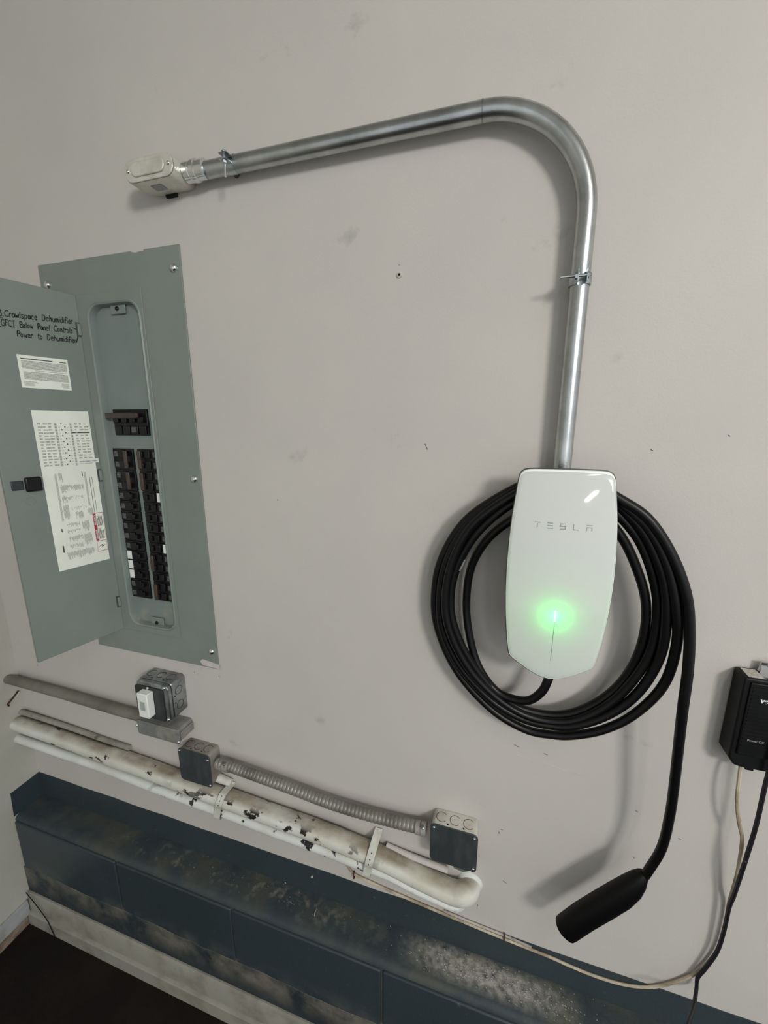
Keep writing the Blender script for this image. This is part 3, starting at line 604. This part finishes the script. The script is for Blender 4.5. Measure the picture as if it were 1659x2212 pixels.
# charging cable: from the charger's foot, round the coil and down to the plug
def zc_(p): return 900 + p[0] / 2.592, 960 + p[1] / 2.592
seq = [  # (x, y) in an enlarged view of the coil, distance from the wall
 (745, 1285, .058), (735, 1320, .060), (700, 1385, .060), (630, 1432, .056), (540, 1425, .050), (440, 1375, .045), (350, 1250, .040), (300, 1090, .034), (278, 900, .030), (302, 700, .034), (385, 545, .045), (520, 430, .054),
 (680, 360, .060), (840, 345, .062), (1000, 380, .060), (1120, 480, .054), (1215, 650, .050), (1283, 880, .048), (1266, 1100, .044), (1180, 1290, .038), (1040, 1425, .036), (860, 1505, .036), (680, 1505, .038), (500, 1435, .042), (340, 1270, .048),
 (232, 1080, .052), (190, 900, .052), (220, 700, .052), (335, 500, .056), (520, 340, .060),
 (680, 290, .066), (840, 275, .068), (1000, 305, .066), (1125, 390, .062), (1258, 560, .060), (1338, 800, .058), (1344, 1010, .056), (1280, 1220, .052), (1130, 1410, .048), (960, 1518, .046), (800, 1552, .046), (620, 1520, .048), (450, 1420, .052), (295, 1260, .056),
 (190, 1060, .060), (160, 880, .060), (198, 660, .060), (315, 450, .062), (540, 285, .064),
 (690, 240, .068), (840, 230, .070), (1000, 260, .068), (1120, 335, .066), (1275, 500, .068), (1380, 740, .070), (1400, 960, .069), (1362, 1190, .062), (1240, 1390, .056), (1080, 1510, .052), (900, 1572, .050), (760, 1575, .048), (580, 1530, .047), (410, 1425, .046), (245, 1245, .046),
 (150, 1050, .046), (130, 870, .046), (170, 650, .048), (300, 435, .052), (540, 265, .056),
 (690, 222, .062), (840, 215, .066), (1000, 240, .066), (1120, 315, .068), (1290, 465, .072), (1405, 680, .076), (1455, 920, .077), (1454, 1130, .072), (1380, 1350, .062), (1220, 1510, .055), (1050, 1595, .050), (880, 1628, .046), (760, 1626, .044), (600, 1592, .042), (410, 1475, .040), (230, 1275, .038),
 (125, 1050, .036), (100, 860, .036), (140, 640, .040), (280, 420, .046), (540, 250, .052),
 (690, 205, .058), (840, 200, .064), (1000, 225, .068), (1120, 295, .073), (1290, 410, .078), (1420, 600, .081), (1505, 820, .084), (1528, 1020, .084), (1520, 1250, .084), (1490, 1480, .084)]
cp = [P(*zc_(s), s[2]) for s in seq]
for px, py, d in ((1467, 1600, .080), (1457, 1690, .076), (1447, 1760, .072), (1430, 1830, .069), (1402, 1878, .068), (1384, 1903, .068)): cp.append(P(px, py, d))
cab = thing('charging_cable', 'thick black charging cable coiled around the white charger', 'charging cable', P(1205, 1600, 0.0))
obj('cord', MB().tube(catmull(cp, 7), 0.0075, 12), M['rubber'], cab)
# plug
def plug():
    a = P(1392, 1888, .067); b_ = P(1221, 2007, .072)
    ax = (b_ - a).normalized(); ln = (b_ - a).length
    side = Vector((0, -1, 0)); side = (side - ax * side.dot(ax)).normalized(); up = side.cross(ax)      # up is across the plug, in the wall plane
    if up.z < 0: up = -up
    prof = [(0.0, .0075, .0080, 0.0), (0.02, .0100, .0100, 0.0), (0.08, .0150, .0135, -.002), (0.18, .0198, .0160, -.0045), (0.32, .0228, .0176, -.005), (0.5, .0234, .0182, -.003), (0.75, .0232, .0186, 0.0), (0.97, .0226, .0188, .000), (1.0, .0220, .0183, .000)]
    N = 20; vs = []; fs = []
    for t, ru, rs, off in prof:
        for j in range(N):
            an = 2 * math.pi * j / N; ca, sa = math.cos(an), math.sin(an)
            vs.append(a + ax * (ln * t) + up * (ru * math.copysign(abs(ca) ** 0.85, ca) + off) + side * (rs * math.copysign(abs(sa) ** 0.85, sa)))
    for k in range(len(prof) - 1):
        for j in range(N): fs.append((k * N + j, k * N + (j + 1) % N, (k + 1) * N + (j + 1) % N, (k + 1) * N + j))
    fs.append(tuple(range(N)))
    mb = MB().add(vs, fs); o = obj('plug_handle', mb, M['plug'], cab)
    vs = []; fs = []; m_ = len(prof) - 1                      # recessed socket at the nose
    for sc, t in ((1.0, 1.0), (0.88, 1.0), (0.86, 0.93)):
        for j in range(N):
            p = mb.v[m_ * N + j]; c = a + ax * ln; vs.append(c + (p - c) * sc + ax * (ln * (t - 1)))
    for k in range(2):
        for j in range(N): fs.append((k * N + j, k * N + (j + 1) % N, (k + 1) * N + (j + 1) % N, (k + 1) * N + j))
    fs.append(tuple(2 * N + j for j in range(N)))
    obj('plug_nose', MB().add(vs, fs), M['black'], o)
    #, MB().lathe([(0.006, 0), (0.0058, 0.0012), (0.004, 0.002)], a + ax * ln * 0.42 + side * 0.0172, side, 14), M['black'], o)
plug()
# tag on one strand
tg = P(998, 1222, .056)
obj('cable_tag', MB().ribbon([tg + Vector((0.004, 0, 0.012)), tg, tg - Vector((0.005, 0, 0.010))], Vector((0.004, -0.003, 0)), 0.0006), M['gtext'], cab)

# ------------------------------------------------------------------ boxes below the panel
def steel_box(name, label, x0, x1, z0, z1, d, mbody, mplate, group=None, plate_r=0.010):
    t = thing(name, label, 'junction box', ((x0 + x1) / 2, 0, z0), group)
    obj('box', MB().prism(rrect(x0, x1, z0, z1, 0.009, 4), -d, 0.0), mbody, t, bevel=0.0012)
    w_ = x1 - x0
    for k in range(3):                      # knockouts on top
        c = Vector((x0 + w_ * (0.2 + 0.3 * k), -d * 0.5, z1 + 0.0001))
        obj('knockout', MB().tube([c + Vector((0.0115 * math.cos(a), 0.0115 * math.sin(a), 0)) for a in [i * math.pi / 9 for i in range(2, 17)]], 0.0005, 5), M['hole'], t)
    for k in range(2):
        obj('screw_hole', MB().lathe([(0.002, 0), (0.002, 0.0003)], (x0 + w_ * (0.35 + 0.35 * k), -d + 0.006, z1), (0, 0, 1), 10), M['hole'], t)
    return t
# switch box
s = steel_box('switch_box', 'deep galvanised switch box with a white switch, just under the breaker panel', -0.880, -0.776, Z(-0.744), Z(-0.641), 0.044, M['galv'], None)
sx0, sx1, sz0, sz1 = -0.880, -0.776, Z(-0.744), Z(-0.641)
obj('mud_ring', MB().prism(rrect(sx0 + .001, sx1 - .001, sz0 + .001, sz1 - .001, 0.013, 4), -0.056, -0.044), M['galv'], s, bevel=0.003, seg=3)
obj('black_cover', MB().prism(rrect(sx0 - .002, sx1 - .016, sz0 - .002, sz1 - .014, 0.006, 4), -0.0585, -0.056), M['plate2'], s, bevel=0.0008)
sw = obj('switch', MB().box(-0.855, -0.822, -0.0785, -0.0585, Z(-0.729), Z(-0.661)), M['paperw'], s, bevel=0.002)
obj('switch_toggle', MB().box(-0.846, -0.831, -0.0800, -0.0785, Z(-0.707), Z(-0.683)), M['white_trim'], sw, bevel=0.0006)
for zz in (-0.657, -0.733): obj('switch_screw', screw_mb((-0.8385, -0.0585, Z(zz)), r=0.004), M['chrome'], sw)
for xx, zz in ((-0.787, -0.648), (-0.785, -0.738)): obj('box_screw', screw_mb((xx, -0.056, Z(zz)), r=0.005), M['chrome'], s)
for k in range(2):
    c = Vector((sx1 + 0.0002, -0.024, Z(-0.672 - 0.042 * k)))
    obj('knockout', MB().tube([c + Vector((0, 0.011 * math.cos(a), 0.011 * math.sin(a))) for a in [i * math.pi / 9 for i in range(18)]], 0.0005, 5, closed=True), M['hole'], s)
    obj('screw_hole', MB().lathe([(0.002, 0), (0.002, 0.0004)], (sx1, -0.037, Z(-0.682 - 0.02 * k)), (1, 0, 0), 8), M['hole'], s)
# long grey box on the end of the grey conduit
gx0, gx1, gz0, gz1, gd_ = -0.903, -0.765, Z(-0.8115), Z(-0.7715), 0.048
t = thing('conduit_box', 'long grey steel pull box wedged between the switch box and dark plate box', 'conduit box', (-0.84, 0, gz0))
obj('box', MB().prism(rrect(gx0 + .002, gx1 - .002, gz0 + .001, gz1 - .001, 0.006, 3), -gd_, 0), M['greybox'], t, bevel=0.002)
cv = obj('cover_plate', MB().prism(rrect(gx0, gx1, gz0 - .002, gz1 + .000, 0.008, 4), -gd_ - 0.0025, -gd_), M['greybox'], t, bevel=0.0008)
obj('end_ridge', MB().box(gx1 - .003, gx1 + .003, -gd_ + 0.004, -0.002, gz0 + 0.008, gz1 - 0.010), M['greybox'], t, bevel=0.002)
for xx, zz in ((gx0 - .002, gz0 + 0.022), (gx1 - .004, gz0 + 0.005)): obj('cover_screw', screw_mb((xx, -gd_ - 0.001, zz), r=0.0042), M['chrome'], cv)
# dark plate box left of the flexible conduit
def plated(label, x0, x1, z0, z1, d, mbody, holes):
    s = steel_box('junction_box', label, x0, x1, z0, z1, d, mbody, None, 'square junction boxes with dark plates')
    pl = obj('cover_plate', MB().prism(rrect(x0 - .002, x1 + .002, z0 - .002, z1 + .001, 0.010, 5), -d - 0.0022, -d), M['plate'], s, bevel=0.0007)
    for xx, zz in holes: obj('plate_screw', screw_mb((xx, -d - 0.0022, zz), r=0.0034), M['chrome'], pl)
    return s
b3 = plated('dusty junction box with dark plate at the left end of the flexible conduit', -0.783, -0.686, Z(-0.932), Z(-0.836), 0.0385, M['galvd'],
            ((-0.779, Z(-0.842)), (-0.690, Z(-0.848)), (-0.690, Z(-0.926))))
b5 = plated('white painted junction box with dark plate at the right end of the flexible conduit', -0.107, -0.0095, Z(-0.940), Z(-0.844), 0.0385, M['galvp'],
            ((-0.101, Z(-0.852)), (-0.015, Z(-0.852)), (-0.014, Z(-0.932))))
obj('torn_paint_flap', MB().ribbon([(-0.055, -0.037, Z(-0.948)), (-0.035, -0.041, Z(-0.946)), (-0.016, -0.036, Z(-0.940))], Vector((0, 0.012, -0.006)), 0.001), M['strap'], b5)
# flexible conduit
fl = thing('flexible_conduit', 'ribbed grey flexible conduit strung between the two dark plate boxes', 'flexible conduit', (-0.4, -0.03, Z(-0.90)))
fp = catmull([P(468, 1648, .030), P(495, 1655, .030), P(560, 1678, .031), P(640, 1707, .030), P(720, 1737, .030), P(800, 1761, .029), P(870, 1779, .028), P(912, 1789, .027)], 40)
path = []; rad = []; acc = 0.0; pitch_ = 0.0094
d0 = [0]
for i in range(1, len(fp)): d0.append(d0[-1] + (fp[i] - fp[i - 1]).length)
tot = d0[-1]; m = int(tot / pitch_ * 8)
for i in range(m + 1):
    sdist = tot * i / m
    k = next(j for j in range(1, len(d0)) if d0[j] >= sdist - 1e-9); tt = (sdist - d0[k - 1]) / max(d0[k] - d0[k - 1], 1e-9)
    path.append(fp[k - 1].lerp(fp[k], tt)); ph = (sdist / pitch_) % 1.0
    rad.append(0.0112 + 0.0019 * (abs(math.sin(math.pi * ph)) ** 0.5))
obj('ribbed_tube', MB().tube(path, rad, 16), M['flex'], fl)
for a, b_ in (((472, 1649.5), (497, 1656)), ((898, 1786), (921, 1791.5))):
    q0, q1 = P(*a, .029), P(*b_, .029); ax = q1 - q0; L_ = ax.length
    obj('clamp_connector', MB().lathe([(0.0118, 0), (0.0140, 0.001), (0.0140, L_ * 0.45), (0.0125, L_ * 0.5), (0.0145, L_ * 0.55), (0.0145, L_)], q0, ax, 16), M['galvd'], fl)
    obj('connector_screw', MB().lathe([(0.0045, 0), (0.0045, 0.004), (0.003, 0.005)], q0 + ax * 0.7 + Vector((0, -0.008, 0.0125)), (0, -0.5, 1), 10), M['galv'], fl)
# grey rigid conduit from the left wall
obj('grey_conduit', MB().tube([(XL, -0.027, Z(-0.7745)), (-1.2, -0.027, Z(-0.7765)), (-1.0, -0.028, Z(-0.781)), (gx0 + .004, -0.028, Z(-0.7815))], 0.0136, 18), M['greypipe'],
    label='thin dull grey rigid conduit leading from the corner to the long pull box', cat='conduit')
# white pipes
mp = [(XL, -.929), (-1.244, -.9357), (-1.079, -.944), (-.9256, -.9486), (-.863, -.953), (-.639, -.966), (-.514, -.973), (-.374, -.980), (-.216, -.998), (-.141, -1.014), (-.085, -1.024), (-.055, -1.028)]
pp = [Vector((x, -0.0272, Z(z * 1.004))) for x, z in mp] + [Vector((-0.034, -0.027, Z(-1.028))), Vector((-0.022, -0.016, Z(-1.028))), Vector((-0.019, 0.004, Z(-1.028)))]
cpth = catmull(pp, 6)
wp = thing('chipped_pipe', 'fat white painted pipe with chipped paint running low along the wall', 'pipe', (-0.7, -0.03, Z(-1.05)))
obj('pipe', MB().tube(cpth, [0.0240 if v.x > -1.03 else 0.0222 for v in cpth], 20), M['wpipe'], wp)
i0 = [i for i, v in enumerate(cpth) if v.x > -1.03][0]
obj('collar', MB().tube([cpth[i0 - 1], cpth[i0 + 1]], 0.0248, 20), M['wpipe'], wp)
obj('plaster_ring', MB().lathe([(0.0285, 0), (0.027, 0.004), (0.024, 0.007)], (-0.020, 0.0, Z(-1.026)), (0, -1, 0), 18), M['wpipe2'], wp)
lp = [(XL, -.984), (-1.244, -.9885), (-1.079, -.9915), (-.9256, -1.0005), (-.863, -1.0045), (-.639, -1.0105), (-.514, -1.0175), (-.374, -1.023), (-.216, -1.0355), (-.141, -1.051), (-.070, -1.061), (-.052, -1.063)]
p2 = catmull([Vector((x, -0.0335, Z(z))) for x, z in lp] + [Vector((-0.038, -0.029, Z(-1.064))), Vector((-0.031, -0.015, Z(-1.064))), Vector((-0.030, 0.003, Z(-1.064)))], 6)
obj('small_pipe', MB().tube(p2, [0.0132 - 0.0032 * max(0, min(1, (v.x + 0.3) / 0.1)) for v in p2], 16), M['wpipe2'], label='thin white painted pipe hugging the underside of the fat white pipe', cat='pipe')
p3 = catmull([Vector((XL, -0.014, Z(-.901))), Vector((-1.25, -0.010, Z(-.9105))), Vector((-1.1, -0.008, Z(-.9205))), Vector((-1.0, -0.008, Z(-.9235)))], 6)
obj('back_pipe', MB().tube(p3, 0.0076, 12), M['board'], label='short slim off-white pipe behind the fat pipe beside the corner', cat='pipe')
obj('pipe_stub', MB().tube([P(462, 1676, .012), P(480, 1683, .012), P(500, 1691, .010)], [0.0105, 0.011, 0.009], 14), M['strap'], label='white stub of pipe poking out behind the left strap', cat='pipe')
p4 = catmull([P(835, 1826, .008), P(870, 1842, .010), P(920, 1862, .012), P(968, 1880, .013)], 6)
obj('painted_pipe', MB().tube(p4, 0.0068, 12), M['wall'], label='slim wall-coloured pipe lying behind and above the fat white pipe', cat='pipe')
# perforated straps
def strapping(px_top, px_bot, label):
    a = P(*px_top, 0.002); c = P(*px_bot, 0.02); x = (a.x + c.x) / 2
    def at(tab): 
        for k in range(len(tab) - 1):
            if tab[k][0] <= x <= tab[k + 1][0]: return tab[k][1] + (tab[k + 1][1] - tab[k][1]) * (x - tab[k][0]) / (tab[k + 1][0] - tab[k][0])
    zm_, zl_ = Z(at(mp)), Z(at(lp)); R_ = 0.0272
    yz = [(-0.002, a.z), (-0.008, a.z - 0.004)]
    for i in range(9):
        t_ = math.radians(62 - i * 11); yz.append((-0.0272 - R_ * math.cos(t_), zm_ + R_ * math.sin(t_)))
    yz += [(-0.0500, zl_ + 0.002), (-0.0480, zl_ - 0.008), (-0.038, zl_ - 0.0160), (-0.020, zl_ - 0.0165), (-0.001, zl_ - 0.017)]
    zt_, zb_ = yz[0][1], yz[-1][1]
    pts = catmull([(c.x + (a.x - c.x) * (z - zb_) / (zt_ - zb_), y, z) for y, z in yz], 4)
    t = thing('pipe_strap', label, 'strap', (x, 0, zb_), 'perforated straps on the white pipes')
    obj('band', MB().ribbon(pts, Vector((0.0185, 0, 0)), 0.0012), M['strap'], t)
    obj('strap_screw', screw_mb(Vector((a.x, -0.004, a.z - 0.004)), r=0.0045), M['strap'], t)
    acc_ = 0
    for i in range(3, len(pts) - 22, 9):
        tn = (pts[i + 1] - pts[i - 1]).normalized(); nn = Vector((0, tn.z, -tn.y)); 
        if nn.y > 0: nn = -nn
        obj('strap_hole', MB().lathe([(0.0015, 0), (0.0015, 0.0016)], pts[i] , nn, 8), M['hole'], t)
strapping((503, 1688), (484, 1764), 'perforated white strap around the pipes beside the left dark plate box')
strapping((819, 1789), (798, 1882), 'perforated white strap around the pipes left of the right dark plate box')

# ------------------------------------------------------------------ adaptor box at the right edge
rx0, rx1, rz0, rz1, rd = 0.3845, 0.462, Z(-0.556), Z(-0.392), 0.036
r = thing('power_supply', 'black vented power supply box hung on the wall at the right edge', 'power supply', (0.42, 0, rz0))
olr = [(rx0, rz1 - .002), (rx0, rz0 + 0.016), (rx0 + 0.009, rz0 + 0.002), (rx0 + 0.020, rz0), (rx1 - 0.02, rz0), (rx1 - 0.006, rz0 + 0.006), (rx1, rz0 + 0.02), (rx1, rz1 - .002), (rx1 - .006, rz1), (rx0 + .006, rz1)]
obj('case', MB().prism(olr, -rd, -0.001), M['dusty_black'], r, bevel=0.003, seg=3)
fpn = obj('front_panel', MB().prism([(rx0 + 0.008, rz1 - 0.006), (rx0 + 0.008, rz0 + 0.026), (rx1 - 0.006, rz0 + 0.026), (rx1 - 0.006, rz1 - 0.006)], -rd - 0.003, -rd), M['black'], r, bevel=0.0015)
for k in range(17):
    zz = rz1 - 0.014 - k * 0.0066
    obj('vent_rib', MB().box(rx0 + 0.011, rx0 + (0.024 if 2 < k < 8 else 0.060), -rd - 0.0038, -rd - 0.003, zz - 0.0012, zz + 0.0012), M['dusty_black'], fpn)
q = P(1641.5, 1518, rd + .0035)
text_mesh('verizon', 0.0118, (q.x, -rd - 0.0034, q.z), M['wtext'], fpn, 'brand_lettering', 0.12, 0.0004)
q = P(1613, 1600, rd + .0035)
text_mesh('Power OK', 0.0052, (q.x, -rd - 0.0040, q.z), M['gtext'], fpn, 'caption_lettering')
obj('dust_patch', MB().prism([(rx0 + .006, -.0), (rx0 + .026, 0), (rx0 + .027, 0.001), (rx0 + .006, 0.001)], -rd + 0.004, -0.006, lambda x, y, z: (x, y, rz1 - 0.0005 + z)), M['chip'], r)
obj('bottom_tab', MB().box(rx0 + 0.028, rx0 + 0.040, -rd + 0.004, -0.006, rz0 - 0.006, rz0 + 0.002), M['black'], r, bevel=0.0015)
hk = thing('hanger_clip', 'shiny metal hanger clip above the black power supply box', 'clip', (0.425, 0, rz1))
obj('plate', MB().prism(rrect(0.413, 0.452, rz1 - 0.004, rz1 + 0.018, 0.005, 4), -0.010, -0.008), M['chrome'], hk, bevel=0.0008)
obj('frame', MB().tube([(0.414, -0.002, rz1 + 0.001), (0.414, -0.0115, rz1 + 0.001), (0.414, -0.0115, rz1 + 0.018), (0.452, -0.0115, rz1 + 0.018)], 0.0011, 8), M['chrome'], hk)
obj('screw', screw_mb((0.428, -0.010, rz1 + 0.012), r=0.004), M['chrome'], hk)
# cords
def cord(name, pts, rad_, m, label, k=6):
    return obj(name, MB().tube(catmull([P(*p) for p in pts], k), rad_, 8), m, label=label, cat='cable')
cord('black_cord', [(1676, 1610, .046), (1664, 1655, .046), (1652, 1700, .044), (1634, 1780, .042), (1613, 1850, .040), (1599, 1893, .036), (1585, 1935, .026), (1575, 1960, .020), (1564, 2010, .018), (1549, 2055, .016), (1523, 2092, .014), (1507, 2112, .014), (1504, 2140, .016), (1498, 2175, .05), (1488, 2205, .085), (1480, 2232, .10)], 0.0034, M['blackcord'],
     'thin black cord hanging from the power supply down past the ledge')
cord('tan_cable', [(1603, 1636, .024), (1597, 1680, .030), (1592, 1730, .032), (1596, 1775, .032), (1603, 1810, .030), (1599, 1850, .028), (1592, 1890, .024), (1581, 1930, .016), (1574, 1955, .008), (1566, 2005, .008), (1551, 2050, .007), (1525, 2085, .006), (1500, 2104, .006), (1455, 2122, .005), (1405, 2132, .005), (1350, 2127, .005), (1290, 2110, .005), (1235, 2088, .005), (1190, 2068, .005), (1150, 2052, .005), (1090, 2028, .004), (1010, 1995, .004), (930, 1962, .004), (860, 1932, .004), (800, 1905, .004), (765, 1888, .004), (752, 1872, .004), (742, 1852, .008)], 0.0030, M['tan'],
     'tan cable drooping from the power supply and along the top of the slate band')
cord('wall_cable', [(1148, 2046, .004), (1090, 2021, .004), (1020, 1993, .004), (960, 1968, .004)], 0.0024, M['greycable'], 'short pale cable stapled just above the tan cable')
for px, py, lb_ in ((1089, 2025, 'dark staple pinning the tan cable at its middle'), (765, 1890, 'small staple pinning the tan cable near the pipe strap')):
    c = P(px, py, .004)
    obj('cable_staple', MB().ribbon([(c.x, -0.001, c.z + 0.010), (c.x, -0.0085, c.z + 0.008), (c.x, -0.0085, c.z - 0.006), (c.x, -0.001, c.z - 0.008)], Vector((0.0032, 0, 0)), 0.0008), M['rust'], label=lb_, cat='staple', group='staples on the tan cable')
obj('floor_wire', MB().tube(catmull([Xp(56, 1928, XL + .012), Zp(78, 1955, 0.10) * 1.0, Zp(100, 1985, 0.055), Zp(110, 2005, 0.035), Zp(118, 2022, 0.006)], 5), 0.0014, 6), M['black'], label='thin dark wire hanging over the white board in the floor corner', cat='wire')

# ------------------------------------------------------------------ small things on the walls and ledge
p = P(863, 594, 0.0)
an = thing('wall_anchor', 'small round plug left in the bare wall between panel and conduit', 'wall anchor', p)
obj('plug', MB().lathe([(0.0055, 0), (0.005, 0.002), (0.0035, 0.0025)], p, (0, -1, 0), 12), M['galvp'], an)
obj('bore', MB().lathe([(0.0022, 0), (0.0022, 0.0004)], p - Vector((0, 0.0025, 0)), (0, -1, 0), 10), M['hole'], an)
obj('scuff', MB().lathe([(0.0016, 0), (0.0006, 0.0006)], p + Vector((-0.0005, 0, 0.016)), (0, -1, 0), 8), M['gtext'], an)
p = Xp(28, 1506, XL)
an = thing('wall_bracket', 'rusty broken bracket in the left wall under the grey conduit', 'bracket', p)
obj('collar', MB().add([(XL, p.y + 0.014 * math.cos(a) * 1.4, p.z + 0.009 * math.sin(a) + 0.008 * math.cos(a)) for a in [i * math.pi / 7 for i in range(14)]] + [(XL + .003, p.y + 0.014 * math.cos(a) * 1.4, p.z + 0.009 * math.sin(a) + 0.008 * math.cos(a)) for a in [i * math.pi / 7 for i in range(14)]],
    [tuple(range(14)), tuple(range(27, 13, -1))] + [(i, i + 14, (i + 1) % 14 + 14, (i + 1) % 14) for i in range(14)]), M['galvp'], an)
obj('hook', MB().tube([(XL + .003, p.y + 0.015, p.z + 0.013), (XL + .006, p.y - 0.004, p.z + 0.001), (XL + .006, p.y - 0.020, p.z - 0.010), (XL + .003, p.y - 0.016, p.z - 0.019)], 0.0026, 8), M['rust'], an)
# plaster chips scattered on the ledge
def chip_mb(mb, c, s_):
    vs = [c + Vector((random.uniform(-1, 1) * s_, random.uniform(-1, 1) * s_, abs(random.uniform(0.2, 0.9)) * s_ * (k % 2))) for k in range(6)]
    vs[0] = c + Vector((-s_, 0, 0)); vs[2] = c + Vector((s_, -s_ * .6, 0)); vs[4] = c + Vector((0, s_, 0)); vs[1] = c + Vector((0, 0, s_ * .8))
    mb.add([vs[0], vs[2], vs[4], vs[1]], [(0, 1, 2), (0, 3, 1), (1, 3, 2), (2, 3, 0)])
mb = MB()
for i in range(420):
    x = random.gauss(0.055, 0.085); y = -abs(random.gauss(0.036, 0.014)); y = max(-0.066, min(-0.006, y))
    chip_mb(mb, Vector((x, y, ZL)), random.uniform(0.0006, 0.0022))
for i in range(90):
    chip_mb(mb, Vector((random.uniform(-0.8, 0.5), random.uniform(-0.06, -0.006), ZL)), random.uniform(0.0004, 0.0014))
obj('plaster_debris', mb, M['chip'], smooth=False, label='scatter of pale plaster crumbs lying on the slate ledge', cat='debris', kind='stuff')
for px, py, s_, lb_ in ((674, 1894, .0032, 'pale plaster lump stuck to the slate band under the pipes'), (617, 1906, .0026, 'small pale plaster lump on the ledge left of the larger lump')):
    m_ = MB(); q = P(px, py, .003) if px > 650 else Zp(px, py, ZL)
    m_.lathe([(s_ * .6, -s_ * .2), (s_, 0.2 * s_), (s_ * .9, s_ * .8), (s_ * .3, s_ * 1.3)], q, (0.2, -0.5, 1), 7)
    obj('plaster_lump', m_, M['chip'], smooth=False, label=lb_, cat='plaster lump', group='plaster lumps near the ledge')

for px, py, a_, ln_ in ((1408, 972, 30, .004), (1575, 941, 40, .003), (1468, 1812, 20, .005), (1369, 1852, 50, .004), (1375, 1752, 25, .005), (1116, 1611, 20, .010), (1179, 1629, 15, .008), (1078, 1798, 80, .006), (1084, 1792, 10, .005), (600, 1080, 70, .003), (921, 965, 65, .012), (1090, 1905, 30, .008), (1032, 1955, 80, .006), (420, 1452, 80, .004), (474, 1461, 80, .005), (81, 1437, 30, .006), (135, 1642, 0, .006)):
    c = P(px, py, 0.0); t_ = math.radians(a_)
    obj('scuff_mark', MB().ribbon([c + Vector((-ln_ / 2 * math.cos(t_), -0.0003, ln_ / 2 * math.sin(t_))), c + Vector((ln_ / 2 * math.cos(t_), -0.0003, -ln_ / 2 * math.sin(t_)))], Vector((0.0011 * math.sin(t_), 0, 0.0011 * math.cos(t_))), 0.0002), M['scuff'], wall_back)
obj('scratch', MB().tube(catmull([P(1117, 1630, 0), P(1150, 1640, 0), P(1190, 1652, 0), P(1230, 1668, 0), P(1262, 1677, 0)], 4), 0.0004, 5), M['tan'], wall_back)
q = Zp(678, 1980, ZL)
obj('wood_splinter', MB().tube([q + Vector((0.002, 0, 0.002)), q + Vector((0, 0.004, 0.004)), q + Vector((-0.001, 0.018, 0.0015))], [0.0012, 0.0009, 0.0005], 6), M['chip'], label='pale splinter lying alone on the ledge below the chipped pipe', cat='splinter')
